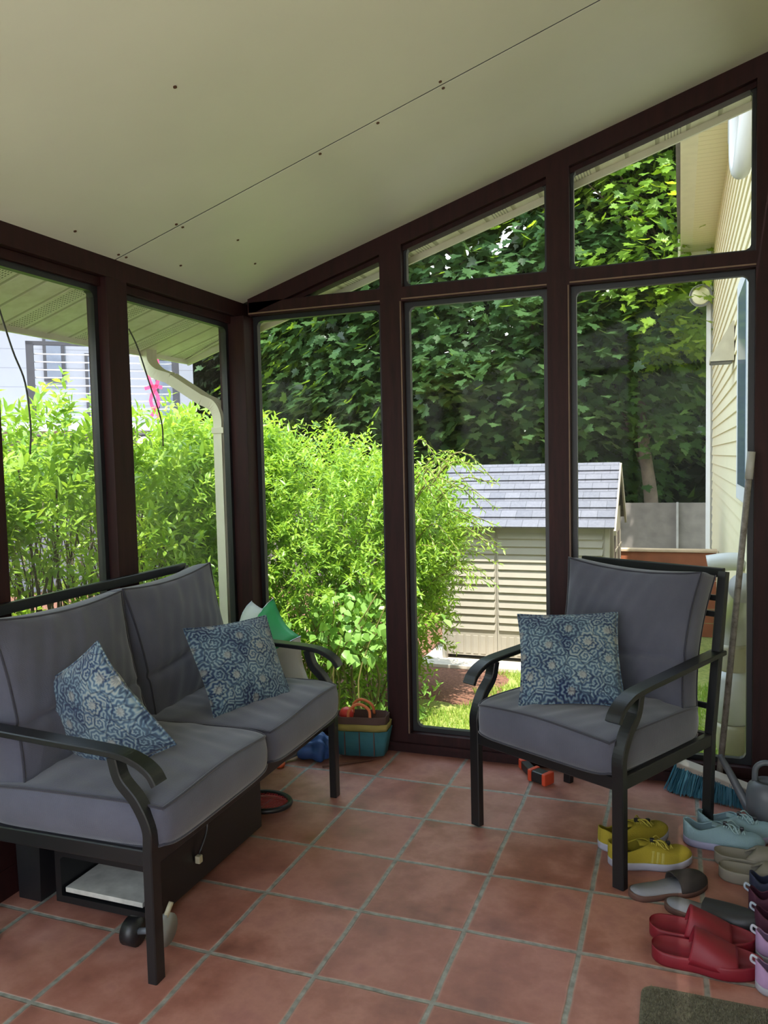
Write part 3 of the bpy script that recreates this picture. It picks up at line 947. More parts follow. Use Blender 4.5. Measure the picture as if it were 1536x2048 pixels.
# ------------------------------------------------------------------ foliage
def shoots(bases, dirs, lens, pairs, leaf, droop=0.25, jitter=0.25):
    """opposite leaves up each shoot; returns leaf arrays and shoot poly-lines"""
    P, D, U, S = [], [], [], []
    n = len(bases)
    dirs = norm(dirs)
    side = norm(np.cross(dirs, RNG.normal(size=(n, 3))))
    oth = np.cross(dirs, side)
    for k in range(pairs):
        t = 0.12 + 0.88 * (k + 1) / pairs
        pos = bases + dirs * (lens * t)[:, None]
        pos[:, 2] -= droop * lens * t * t * 0.4
        s = side if k % 2 == 0 else oth
        for sg in (1, -1):
            d = s * sg * 0.9 + dirs * 0.75 + RNG.normal(0, jitter, (n, 3))
            d[:, 2] -= 0.1
            P.append(pos); D.append(d)
            U.append(np.tile([0, 0, 1.0], (n, 1)) + dirs * 0.3 + RNG.normal(0, .35, (n, 3)))
            S.append(leaf * RNG.uniform(.65, 1.2, n) * (1.0 if k < pairs - 1 else .7))
    return map(np.concatenate, (P, D, U, S))


def stems_obj(name, lines, r, mat, parent):
    bm = bmesh.new()
    for ln in lines:
        sweep(bm, ln, circ(r * random.uniform(.6, 1.3), 5), None, taper=lambda t: 1 - .7 * t)
    return bm_obj(name, bm, mat, parent, True)


def wob(y, s=1.0):
    return .10 * np.sin(1.7 * y + 1) + .07 * np.sin(3.9 * y) + .04 * np.sin(8.3 * y + 2)

# hedge along the left
hedge = empty('hedge', (-1.8, -.4, GZ), label='long sunlit yellow green privet hedge outside the left windows', cat='hedge')
ho = np.array(hedge.location)
nF = 3300
y = RNG.uniform(-3.6, 2.6, nF); z = GZ + .15 + (2.05) * RNG.uniform(0, 1, nF) ** .8
face = np.stack([-1.30 + wob(y) * .7 + wob(z * 2 + y) * .5 - .30 * RNG.uniform(0, 1, nF) ** 1.5 - .25 * np.clip((z - 1.2) / .5, 0, 1) ** 2, y, z], 1)
fd = np.stack([RNG.uniform(.1, .9, nF), RNG.normal(0, .45, nF), RNG.uniform(.25, 1.1, nF)], 1)
keep = (face[:, 2] > 1.05 + .2 * np.sin(3 * face[:, 1])) | (face[:, 1] > .9) | (RNG.uniform(0, 1, nF) < .34)
face = face[keep]; fd = fd[keep]
nT = 2300
y = RNG.uniform(-3.6, 2.6, nT); x = RNG.uniform(-2.9, -1.35, nT)
top = np.stack([x, y, 1.28 + wob(y + x) * .9 + RNG.uniform(-.25, .10, nT)], 1)
td = np.stack([RNG.normal(.1, .30, nT), RNG.normal(0, .30, nT), np.ones(nT)], 1)
nI = 1500
inn = np.stack([RNG.uniform(-2.8, -1.5, nI), RNG.uniform(-3.6, 2.6, nI), RNG.uniform(GZ + .1, 1.2, nI)], 1)
idd = RNG.normal(0, 1, (nI, 3)); idd[:, 2] = abs(idd[:, 2])
B = np.concatenate([face, top, inn]); Dd = np.concatenate([fd, td, idd])
Ln = RNG.uniform(.18, .36, len(B)); Ln[RNG.uniform(0, 1, len(B)) < .05] *= 1.5
P, D, U, S = shoots(B, Dd, Ln, 6, .085)
scatter('foliage', LANCE, P - ho, D, U, S, M['hedge_leaf'], hedge)
lines = []
for i in range(420):
    y0 = random.uniform(-3.5, 2.6); x0 = random.uniform(-2.4, -1.7)
    x1 = x0 + random.uniform(-.4, .5); y1 = y0 + random.uniform(-.3, .3)
    lines.append(smooth_path([(x0 - ho[0], y0 - ho[1], 0), ((x0 + x1) / 2 - ho[0], y0 - ho[1] + .05, .8), (x1 - ho[0], y1 - ho[1], random.uniform(1.5, 2.1))], 4))
stems_obj('stems', lines, .013, M['bark'], hedge)

# rounded shrub at the end of the hedge, in front of the shed
shrub = empty('shrub', (-1.05, 2.75, GZ), label='large rounded bright green shrub whose shoots reach over the shed roof', cat='shrub')
so = np.array(shrub.location)
def ell_shoots(c, r, n, inner=.65, lo=-1.0):
    v = norm(RNG.normal(size=(n, 3)))
    v = v[v[:, 2] > lo]
    k = RNG.uniform(inner, 1.0, len(v))[:, None]
    return np.array(c) + v * np.array(r) * k, v
parts_ = []
for c, r, n in [((-1.15, 2.55, .55), (.98, .85, 1.0), 2100), ((-.70, 3.0, .74), (.56, .66, .60), 950), ((-.78, 3.0, .18), (.50, .52, .60), 600), ((-1.6, 2.0, .4), (.75, .8, 1.05), 900)]:
    b_, v_ = ell_shoots(c, r, n)
    v_ = v_ + np.array([.0, -.1, .55]) + RNG.normal(0, .3, v_.shape)
    parts_.append((b_, v_))
B = np.concatenate([a for a, _ in parts_]); Dd = np.concatenate([b for _, b in parts_])
ok = B[:, 2] > GZ + .32; B = B[ok]; Dd = Dd[ok]
Ln = RNG.uniform(.14, .30, len(B))
P, D, U, S = shoots(B, Dd, Ln, 6, .066)
scatter('foliage', LANCE, P - so, D, U, S, M['hedge_leaf'], shrub)
# long arching shoots
lines = []; PP, DD, UU, SS = [], [], [], []
for i in range(46):
    th = random.uniform(-1.2, 1.0)
    b = Vector((-.75 + .45 * math.cos(th), 2.85 + .45 * math.sin(th), random.uniform(.3, 1.35)))
    o_ = Vector((math.cos(th) + .3, math.sin(th) * .8 - .2, 0)).normalized()
    Lk = random.uniform(.35, .62)
    pts = [b, b + o_ * Lk * .5 + Vector((0, 0, .22)), b + o_ * Lk + Vector((0, 0, random.uniform(-.05, .25)))]
    sp = smooth_path(pts, 10)
    lines.append([p - Vector(so) for p in sp])
    for j in range(4, len(sp)):
        for q in range(2):
            PP.append(sp[j]); DD.append(np.array((sp[min(j + 1, len(sp) - 1)] - sp[j - 1]).normalized()) + RNG.normal(0, .6, 3)); UU.append((0, 0, 1) + RNG.normal(0, .3, 3)); SS.append(random.uniform(.035, .06))
scatter('arching_shoot_leaves', LANCE, np.array(PP) - so, np.array(DD), np.array(UU), np.array(SS), M['hedge_leaf'], shrub)
for i in range(9):
    x0 = random.uniform(-1.25, -.75); y0 = random.uniform(2.5, 3.1)
    lines.append([Vector(p) - Vector(so) for p in smooth_path([(x0, y0, GZ), (x0 + random.uniform(-.2, .2), y0, 0), (x0 + random.uniform(-.4, .4), y0 + random.uniform(-.2, .3), .9)], 5)])
stems_obj('stems', lines, .008, M['twig'], shrub)
# broad-leaved vine low in front
vine = empty('climbing_vine', (-.75, 1.75, GZ), label='broad leaved vine sprawling low at the foot of the shrub outside the first back window', cat='plant')
vo = np.array(vine.location)
n = 300
P = np.stack([RNG.normal(-.62, .24, n), RNG.normal(1.9, .18, n), RNG.uniform(.02, .50, n)], 1)
D = RNG.normal(0, .5, (n, 3)) + np.array([.3, -.4, -.5]); U = RNG.normal(0, .4, (n, 3)) + np.array([.2, -.5, .8])
scatter('foliage', OVATE, P - vo, D, U, RNG.uniform(.05, .10, n), M['broad_leaf'], vine)
lines = []
for i in range(26):
    x0 = random.uniform(-1.1, -.35); y0 = random.uniform(1.7, 2.5)
    lines.append([Vector(p) - Vector(vo) for p in smooth_path([(x0, y0, GZ), (x0 + random.uniform(-.2, .2), y0 - .05, -.1), (x0 + random.uniform(-.3, .3), y0 + random.uniform(-.2, .1), random.uniform(.2, .6))], 5)])
stems_obj('stems', lines, .009, M['twig'], vine)
n = 900
P = np.stack([RNG.uniform(-1.2, -.2, n), RNG.uniform(1.6, 2.8, n), GZ + RNG.uniform(0, .25, n)], 1)
D = RNG.normal(0, .6, (n, 3)) + np.array([0, 0, .6]); U = RNG.normal(0, .5, (n, 3)) + np.array([0, -.3, 1.0])
o_ = scatter('ground_cover', LANCE, P, D, U, RNG.uniform(.05, .09, n), M['broad_leaf'])
tag(o_, 'small green weeds growing under the shrub', 'weeds', kind='stuff')

# maple
def tree(name, label, c, r, n_cl, per, leaf, tmpl, mat, trunk, cat='tree', spread=.42, front=True, boxy=.75, face=.45):
    root = empty(name, (c[0], c[1], GZ), label=label, cat=cat)
    ro = np.array(root.location)
    v = norm(RNG.normal(size=(n_cl * 3, 3)))
    if front:
        v = v[v[:, 1] < .45]
    v = v[:n_cl]
    v = np.sign(v) * np.abs(v) ** boxy
    k = RNG.uniform(.62, 1.0, len(v)) ** .6
    C_ = np.array(c) + v * np.array(r) * k[:, None]
    C_ += .5 * np.stack([np.sin(C_[:, 2] * 2.1 + C_[:, 0]), np.sin(C_[:, 0] * 1.7), np.sin(C_[:, 0] * 1.3 + C_[:, 1])], 1) * .5
    ok = C_[:, 2] > c[2] - r[2] * .97
    C_ = C_[ok]; v = v[ok]
    n = len(C_)
    P = np.repeat(C_, per, 0); V = np.repeat(v, per, 0)
    q = RNG.normal(0, 1, P.shape) * np.array([spread, spread, spread * .28])
    out = norm(V * np.array([1, 1, .2]))
    rad = np.abs((q * out).sum(1))
    q[:, 2] -= .35 * np.hypot(q[:, 0], q[:, 1])
    P = P + q
    D = q * np.array([1, 1, 0]) * 1.2 + out * .5 + RNG.normal(0, .25, P.shape); D[:, 2] -= .45
    U = np.array([0, 0, 1.0]) + out * face + RNG.normal(0, .35, P.shape)
    scatter('foliage', tmpl, P - ro, D, U, leaf * RNG.uniform(.7, 1.15, len(P)), mat, root)
    lines = []
    tx, ty, tr = trunk
    base = Vector((tx - ro[0], ty - ro[1], 0))
    bm = bmesh.new()
    sweep(bm, smooth_path([base, base + Vector((.05, 0, 1.2)), base + Vector((-.1, .1, 2.6)), base + Vector((-.2, .3, c[2])), base + Vector((-.1, .3, c[2] + r[2] * .8))], 6), circ(tr, 12), None, taper=lambda t: 1 - .75 * t)
    bm_obj('trunk', bm, M['bark'], root, True)
    for i in range(26):
        k = random.randrange(n)
        e_ = Vector(C_[k] - ro); s_ = base + Vector((-.1, .2, random.uniform(1.6, c[2])))
        lines.append(smooth_path([s_, (s_ + e_) / 2 + Vector((0, 0, .4)), e_], 5))
    stems_obj('branches', lines, .035, M['bark'], root)
    return root
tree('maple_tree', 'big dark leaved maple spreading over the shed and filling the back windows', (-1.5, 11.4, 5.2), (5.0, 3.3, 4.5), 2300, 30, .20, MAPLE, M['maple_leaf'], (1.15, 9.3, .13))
tree('maple_tree', 'maple sprays high beside the house eave, sunlight painted into their brighter leaves', (1.35, 8.9, 4.6), (1.05, 1.2, 1.9), 120, 26, .16, MAPLE, leaf_mat('sunlit_maple_leaf', srgb(84, 120, 48), srgb(136, 168, 62), srgb(200, 226, 44), .5, .34), (2.6, 9.6, .08), spread=.32)  # brighter leaf colour stands in for sunlight on these sprays
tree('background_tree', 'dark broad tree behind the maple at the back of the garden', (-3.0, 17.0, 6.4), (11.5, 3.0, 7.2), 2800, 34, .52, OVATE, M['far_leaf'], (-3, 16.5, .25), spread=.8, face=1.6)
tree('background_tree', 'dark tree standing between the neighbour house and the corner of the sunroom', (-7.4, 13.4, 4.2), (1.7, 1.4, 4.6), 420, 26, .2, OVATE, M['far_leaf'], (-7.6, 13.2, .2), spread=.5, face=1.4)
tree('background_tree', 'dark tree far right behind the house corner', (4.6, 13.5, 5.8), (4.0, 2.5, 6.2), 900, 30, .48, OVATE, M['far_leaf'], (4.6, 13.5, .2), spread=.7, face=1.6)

# lawn
n = 30000
P = np.stack([RNG.uniform(-.9, 2.0, n), RNG.uniform(.9, 4.0, n), np.full(n, GZ)], 1)
P = P[P[:, 0] > -.75 + .5 * np.abs(np.sin(P[:, 1] * 1.9)) * (P[:, 1] > 1.6)]
P = P[~((P[:, 1] > 2.95 + .25 * np.sin(P[:, 0] * 7)) & (P[:, 0] < .10 + .15 * np.sin(P[:, 1] * 9)))]
n = len(P)
D = RNG.normal(0, .35, (n, 3)) + np.array([0, 0, 1.0]); U = RNG.normal(0, 1, (n, 3)); U[:, 2] = 0
BL = ([(-.06, 0, 0), (.06, 0, 0), (.04, .6, .05), (-.04, .6, .05), (0, 1, .18)], [(0, 1, 2, 3), (3, 2, 4)])
gl_ = scatter('lawn_grass', BL, P, D, U, RNG.uniform(.03, .075, n), M['grass'])
tag(gl_, 'short sunlit grass of the lawn outside the back windows', 'grass', kind='stuff')

# ================================================================== CUSHIONS
def cushion_mesh(W, D, T, crown=.03, ear=.0, crease=None, seed=0, nu=44, nv=44, nw=6, rnd=.018, wr=.004, bulge=.016):
    """box cushion centred on the origin: W x D footprint, T thick (local z)"""
    rs = random.Random(seed)
    ph = [rs.uniform(0, 6) for _ in range(8)]
    bm = bmesh.new()
    cache = {}
    def pos(u, v, w):
        x = u * W / 2; y = v * D / 2
        pinch = 1 - .035 * (1 - v * v) * abs(u) ** 6 * 0
        cu, cv = 1 - u * u, 1 - v * v
        z = w * T / 2
        z += w * crown * (max(cu, 0) ** .6) * (max(cv, 0) ** .6)
        x += (1 if u > 0 else -1) * bulge * (1 - w * w) * (abs(u) ** 8) * (max(cv, 0) ** .3)
        y += (1 if v > 0 else -1) * bulge * (1 - w * w) * (abs(v) ** 8) * (max(cu, 0) ** .3)
        if ear == 0:
            q_ = abs(u) ** 7 * abs(v) ** 7
            x *= 1 - .045 * q_; y *= 1 - .045 * q_
            z -= w * .010 * q_
            z += (w > 0) * .006 * math.cos(3.1 * u + ph[6]) * abs(v) ** 3
        # sagging sides between ears
        x -= (1 if u > 0 else -1) * ear * cv * abs(u) ** 3
        y -= (1 if v > 0 else -1) * ear * cu * abs(v) ** 3
        # wrinkles running in from the seams
        e_ = abs(v) ** 2 + abs(u) ** 2
        z += w * wr * (max(cu, 0) * max(cv, 0)) ** .35 * (1.1 * math.sin(15 * u + ph[0] + 3.5 * v + 1.5 * math.sin(4 * v)) * abs(v) ** 1.6
                                 + .9 * math.sin(13 * v + ph[1] + 3 * u) * abs(u) ** 2 + .35 * math.sin(27 * u - 9 * v + ph[2]))
        z += w * wr * .7 * math.sin(4.3 * u + ph[3]) * math.sin(5.1 * v + ph[4]) * (max(cu, 0) * max(cv, 0)) ** .2
        if crease is not None:
            vc, dep = crease
            dd = (v - vc - .05 * math.sin(3 * u + ph[5])) / .05
            z -= w * dep * math.exp(-dd * dd) * (1 - abs(u) ** 8 * .4)
        return Vector((x, y, z))
    def vert(i, j, k):
        key = (i, j, k)
        if key not in cache:
            u = -1 + 2 * i / nu; v = -1 + 2 * j / nv; w = -1 + 2 * k / nw
            cache[key] = bm.verts.new(pos(u, v, w))
        return cache[key]
    for k in (0, nw):
        for i in range(nu):
            for j in range(nv):
                bm.faces.new((vert(i, j, k), vert(i + 1, j, k), vert(i + 1, j + 1, k), vert(i, j + 1, k)))
    for k in range(nw):
        for i in range(nu):
            for j in (0, nv):
                bm.faces.new((vert(i, j, k), vert(i + 1, j, k), vert(i + 1, j, k + 1), vert(i, j, k + 1)))
        for j in range(nv):
            for i in (0, nu):
                bm.faces.new((vert(i, j, k), vert(i, j + 1, k), vert(i, j + 1, k + 1), vert(i, j, k + 1)))
    def edge_loop(k):
        w = -1 + 2 * k / nw
        L = []
        for i in range(nu): L.append(pos(-1 + 2 * i / nu, -1, w))
        for j in range(nv): L.append(pos(1, -1 + 2 * j / nv, w))
        for i in range(nu): L.append(pos(1 - 2 * i / nu, 1, w))
        for j in range(nv): L.append(pos(-1, 1 - 2 * j / nv, w))
        return L
    return bm, edge_loop(nw), edge_loop(0)


def cushion(name, parent, W, D, T, mtx, mat='cushion', **kw):
    bm, top, bot = cushion_mesh(W, D, T, **kw)
    o = bm_obj(name, bm, M[mat], parent, True)
    o.matrix_local = mtx
    for L in (top, bot):
        tube('piping', L, .0045, M['piping'], o, n=6, closed=True)
    return o

# ================================================================== PATIO SEATS
def patio_seat(name, label, cat, origin, rz, W, nseat):
    root = empty(name, origin, rz, label, cat)
    pm = M['powder']
    Dp = .60
    aw = .050
    for x in (0.0, W):
        sgn = -1 if x == 0 else 1
        # front leg with its S curve up to the arm
        p = [(x, 0, .0), (x, 0, .30)] + smooth_path([(x, 0, .36), (x, .0, .43), (x, .035, .50), (x, .085, .555), (x, .105, .618)], 6)
        bar('front_leg', p, .042, .030, (1, 0, 0), pm, root)
        # back leg rising into the back frame
        bar('back_leg', [(x, Dp - .02, 0), (x, Dp + .0, .36), (x, Dp + .045, .62), (x, Dp + .10, .96)], .034, .030, (1, 0, 0), pm, root)
        a = smooth_path([(x, -.035, .555), (x, -.015, .585), (x, .03, .612), (x, .10, .628), (x, .30, .640), (x, Dp + .07, .660)], 6)
        bar('armrest', a, .056, .018, (1, 0, 0), pm, root)
    # seat frame
    for (a, b) in (((0, .0, .345), (W, .0, .345)), ((0, Dp - .01, .345), (W, Dp - .01, .345))):
        bar('seat_rail', [a, b], .045, .026, (0, 0, 1), pm, root)
    for x in (0, W):
        bar('seat_rail', [(x, 0, .345), (x, Dp, .345)], .045, .026, (0, 0, 1), pm, root)
    if nseat > 1:
        bar('seat_rail', [(W / 2, 0, .345), (W / 2, Dp, .345)], .03, .026, (0, 0, 1), pm, root)
        bar('centre_leg', [(W / 2, Dp - .03, 0), (W / 2, Dp - .03, .34)], .03, .03, (1, 0, 0), pm, root)
    ns = int(W / .085)
    for k in range(1, ns):
        x = W * k / ns
        bar('seat_strap', [(x, .01, .352), (x, Dp - .02, .352)], .045, .003, (1, 0, 0), pm, root)
    # back frame
    bar('top_rail', [(0, Dp + .10, .955), (W, Dp + .10, .955)], .035, .024, (0, 0, 1), pm, root)
    for z, yy in ((.86, .085), (.80, .075), (.46, .02)):
        bar('back_slat', [(0, Dp + yy, z), (W, Dp + yy, z)], .022, .014, (0, 0, 1), pm, root)
    nb_ = 3 * nseat
    for k in range(1, nb_):
        x = W * k / nb_
        bar('back_spindle', [(x, Dp + .02, .46), (x, Dp + .075, .80)], .018, .012, (1, 0, 0), pm, root)
    return root


def lean(cx, cy, cz, ang, yaw_=0.0, rollz=0.0):
    """frame for a back cushion: local x across, local y up the back, local z towards the sitter (-y)"""
    return (Matrix.Translation((cx, cy, cz)) @ Matrix.Rotation(yaw_, 4, 'Z') @ Matrix.Rotation(PI / 2 - ang, 4, 'X') @ Matrix.Rotation(rollz, 4, 'Z'))

chair = patio_seat('patio_armchair', 'black metal patio armchair with slate grey cushions by the back windows', 'armchair',
                   (.874, -.314, 0), math.atan2(-.479, .878), .624, 1)
cushion('seat_cushion', chair, .590, .60, .125, Matrix.Translation((.315, .268, .425)) @ Matrix.Rotation(math.radians(-1.0), 4, 'X'), crown=.026, seed=3)
cushion('back_cushion', chair, .585, .52, .105, lean(.312, .555, .71, math.radians(13), 0.0, math.radians(-1)), crown=.045, ear=.026, crease=(-.30, .016), seed=5, wr=.006)

sofa = patio_seat('patio_loveseat', 'black metal two seat patio sofa with slate grey cushions along the left wall', 'sofa',
                  (.262, -1.487, 0), math.radians(90.9), 1.245, 2)
for k, (sd, dz) in enumerate(((8, 0), (9, .0))):
    cx = .3125 + k * .62
    cushion('seat_cushion', sofa, .615, .62, .125, Matrix.Translation((cx, .268, .425)) @ Matrix.Rotation(math.radians(-1), 4, 'X'), crown=.026, seed=sd)
cushion('back_cushion', sofa, .60, .50, .115, lean(.335, .565, .70, math.radians(13), .0, math.radians(-1)), crown=.045, ear=.024, crease=(-.30, .016), seed=12, wr=.005)
cushion('back_cushion', sofa, .60, .50, .115, lean(.955, .565, .71, math.radians(13), .0, math.radians(2)), crown=.045, ear=.024, crease=(-.30, .016), seed=14, wr=.005)

# throw pillows
def pillow_mesh(S, T, seed):
    rs = random.Random(seed); ph = [rs.uniform(0, 6) for _ in range(6)]
    n = 34
    bm = bmesh.new()
    def pos(u, v, s):
        cu, cv = 1 - u * u, 1 - v * v
        x = u * S / 2 - math.copysign(.035 * S, u) * cv * abs(u) ** 2 if u else 0
        y = v * S / 2 - math.copysign(.035 * S, v) * cu * abs(v) ** 2 if v else 0
        h = (max(cu, 0) ** .55) * (max(cv, 0) ** .55)
        z = s * T / 2 * h
        z += s * .004 * (math.sin(14 * u + ph[0]) * abs(v) ** 2 + math.sin(13 * v + ph[1]) * abs(u) ** 2) * (cu * cv) ** .3 if cu * cv > 0 else 0
        z += .012 * math.sin(2.2 * u + ph[2]) * math.sin(2.0 * v + ph[3])
        return Vector((x, y, z))
    grid = {}
    for s in (1, -1):
        for i in range(n + 1):
            for j in range(n + 1):
                bd = i in (0, n) or j in (0, n)
                if bd and s == -1:
                    grid[s, i, j] = grid[1, i, j]; continue
                grid[s, i, j] = bm.verts.new(pos(-1 + 2 * i / n, -1 + 2 * j / n, s))
        for i in range(n):
            for j in range(n):
                f = (grid[s, i, j], grid[s, i + 1, j], grid[s, i + 1, j + 1], grid[s, i, j + 1])
                bm.faces.new(f if s == 1 else f[::-1])
    L = [pos(-1 + 2 * i / n, -1, 1) for i in range(n)] + [pos(1, -1 + 2 * j / n, 1) for j in range(n)] \
        + [pos(1 - 2 * i / n, 1, 1) for i in range(n)] + [pos(-1, 1 - 2 * j / n, 1) for j in range(n)]
    return bm, L

def pillow(label, pos, ax, ay, S, T, seed):
    ax = Vector(ax).normalized(); ay = (Vector(ay) - ax * ax.dot(Vector(ay))).normalized(); az = ax.cross(ay)
    bm, L = pillow_mesh(S, T, seed)
    o = bm_obj('throw_pillow', bm, M['paisley'], None, True)
    o.matrix_world = Matrix(((ax.x, ay.x, az.x, pos[0]), (ax.y, ay.y, az.y, pos[1]), (ax.z, ay.z, az.z, pos[2]), (0, 0, 0, 1)))
    tag(o, label, 'pillow', 'blue paisley throw pillows')
    pp = tube('piping', L, .004, M['paisley'], o, n=6, closed=True)
    return o
pillow('blue paisley throw pillow on the armchair', (1.218, -.25, .655), (.988, .150, .037), (-.123, .61, .78), .375, .12, 1)
pillow('blue paisley throw pillow leaning on the far cushion of the sofa', (.025, -.60, .635), (.444, .896, -.026), (-.477, .26, .839), .365, .12, 2)
pillow('blue paisley throw pillow tipped on its corner at the near end of the sofa', (-.075, -1.275, .635), (.855, -.14, .498), (-.517, -.169, .839), .385, .12, 3)

# ================================================================== THINGS ROUND THE SOFA
M['steelwhite'] = plain('stained_white_board', srgb(190, 188, 180), .6, var=.25, scale=14)
bx_ = empty('storage_case', (-.06, -.97, 0), label='black rounded rolling metal case with an open end under the sofa', cat='case')
def rounded_shell():
    bm = bmesh.new()
    x0, x1, z0, z1, r = -.195, .175, .030, .265, .055
    def loop(x0, x1, z0, z1, r):
        pts = [(x0, z0), (x1, z0)]
        for k in range(7):
            a = k * PI / 12; pts.append((x1 - r + r * math.cos(a), z1 - r + r * math.sin(a)))
        for k in range(7):
            a = PI / 2 + k * PI / 12; pts.append((x0 + r + r * math.cos(a), z1 - r + r * math.sin(a)))
        return pts
    A = loop(x0, x1, z0, z1, r); B_ = loop(x0 + .022, x1 - .022, z0 + .022, z1 - .085, .012)
    y0, y1, y2 = -.33, .33, -.33 + .26
    ra = [bm.verts.new((p[0], y0, p[1])) for p in A]; rb_ = [bm.verts.new((p[0], y0, p[1])) for p in B_]
    rc = [bm.verts.new((p[0], y1, p[1])) for p in A]; rd = [bm.verts.new((p[0], y2, p[1])) for p in B_]
    n = len(A)
    for j in range(n):
        k = (j + 1) % n
        bm.faces.new((ra[j], ra[k], rb_[k], rb_[j])); bm.faces.new((ra[j], rc[j], rc[k], ra[k])); bm.faces.new((rb_[j], rb_[k], rd[k], rd[j]))
    bm.faces.new(rc); bm.faces.new(rd[::-1])
    return bm_obj('body', bm, M['powder'], bx_)
rounded_shell()
box('shelf_board', (-.165, -.322, .060), (.13, -.09, .076), M['steelwhite'], bx_, .002)
for sx in (-.14, .11):
    for sy in (-.26, .27):
        c_ = tube('caster', [(sx - .012, sy, .016), (sx + .012, sy, .016)], .016, M['black'], bx_, n=16)
        box('caster_fork', (sx - .018, sy - .008, .014), (sx + .018, sy + .008, .032), M['steel'], c_, .002)
tube('cord', smooth_path([(.178, -.05, .27), (.195, -.06, .20), (.187, -.10, .13)], 5), .004, M['black'], bx_)
box('cord_plug', (.180, -.115, .105), (.198, -.095, .13), M['pvc_old'], bx_, .003)

dc = empty('dolly_wheel', (.165, -1.375, 0), label='clear and black rolling caster resting behind the near front leg of the sofa', cat='wheel')
tube('tyre', [(-.085, 0, .042), (-.045, 0, .042)], .040, M['black'], dc, n=20)
tube('disc', [(.035, .01, .062), (.05, .01, .062)], .046, plain('clear_plastic_disc', srgb(150, 156, 160), .12), dc, n=20)
tube('axle', [(-.05, 0, .045), (.04, .01, .060)], .010, M['steel'], dc)
tube('stem', [(.043, .01, .10), (.05, .03, .135)], .008, M['pvc_old'], dc)

bin_ = empty('storage_bin', (-.385, -.98, 0), label='low black plastic bin behind the rolling case under the sofa', cat='bin')
prism('body', [(-.045, 0), (.045, 0), (.05, .20), (-.05, .20)], 1, -.30, .30, M['black'], bin_)
box('rim', (-.058, -.31, .195), (.058, .31, .21), M['powder'], bin_, .004)

rk = empty('badminton_racket', (.0, -.42, .012), label='black rimmed racket with red strings lying on the tiles under the sofa', cat='racket')
L = [Vector((.115 * math.cos(a), .09 * math.sin(a), .006)) for a in np.linspace(0, 2 * PI, 36, endpoint=False)]
tube('rim', L, .011, M['black'], rk, n=8, closed=True)
bm = bmesh.new()
for k in range(-8, 9):
    x = k * .0125; hy = .09 * math.sqrt(max(0, 1 - (x / .115) ** 2))
    sweep(bm, [(x, -hy, .006), (x, hy, .006)], circ(.0012, 4))
for k in range(-6, 7):
    y_ = k * .0130; hx = .115 * math.sqrt(max(0, 1 - (y_ / .09) ** 2))
    sweep(bm, [(-hx, y_, .007), (hx, y_, .007)], circ(.0012, 4))
bm_obj('strings', bm, plain('red_string', srgb(190, 50, 60), .5), rk)
tube('shaft', [(-.11, -.01, .008), (-.27, -.04, .012)], .008, M['black'], rk)
tube('grip', [(-.27, -.04, .014), (-.38, -.06, .016)], .014, M['powder'], rk)

# umbrella propped in the corner
um = empty('umbrella', (-.305, -.01, .395), label='open umbrella with alternating green and white panels propped in the corner behind the sofa', cat='umbrella')
axis = Vector((.55, .78, .14)).normalized()
upu = (Vector((0, 0, 1)) - axis * axis.z).normalized(); sd_ = axis.cross(upu)
Rr, dep, apex = .345, .17, Vector((.0, .0, .02))
gm = plain('green_nylon', srgb(40, 150, 84), .55, var=.06); wm = plain('grey_white_nylon', srgb(196, 198, 192), .55, var=.05)
NR = 8
def rib_pt(k, t):
    a = 2 * PI * k / NR + .20
    rr = Rr * math.sin(t * 1.35) / math.sin(1.35)
    dd = dep * (1 - math.cos(t * 1.35)) / (1 - math.cos(1.35))
    return apex + axis * dd + (upu * math.cos(a) + sd_ * math.sin(a)) * rr
for k in range(NR):
    V, F = [], []
    ns_, nr = 7, 10
    for i in range(nr + 1):
        t = max(i / nr, .01)
        A_, B_ = rib_pt(k, t), rib_pt(k + 1, t)
        for j in range(ns_ + 1):
            s = j / ns_
            p = A_.lerp(B_, s)
            sag = 4 * s * (1 - s)
            ctr = apex + axis * dep
            p = p + (ctr - p).normalized() * sag * (.015 * t + .03 * t ** 5)
            V.append(p)
    for i in range(nr):
        for j in range(ns_):
            a_ = i * (ns_ + 1) + j
            F.append((a_, a_ + 1, a_ + ns_ + 2, a_ + ns_ + 1))
    o = pyobj('canopy_panel', V, F, wm if k % 2 else gm, um, True)
    md = o.modifiers.new('thick', 'SOLIDIFY'); md.thickness = .001
    o['label'] = ('greyish white' if k % 2 else 'green') + ' canopy panel'
    tube('rib', [rib_pt(k, max(i / 8, .01)) + axis * .003 for i in range(9)], .0025, M['steel'], um, n=5)
tube('shaft', [apex - axis * .04, apex + axis * .24 + Vector((0, 0, 0))], .006, M['steel'], um)

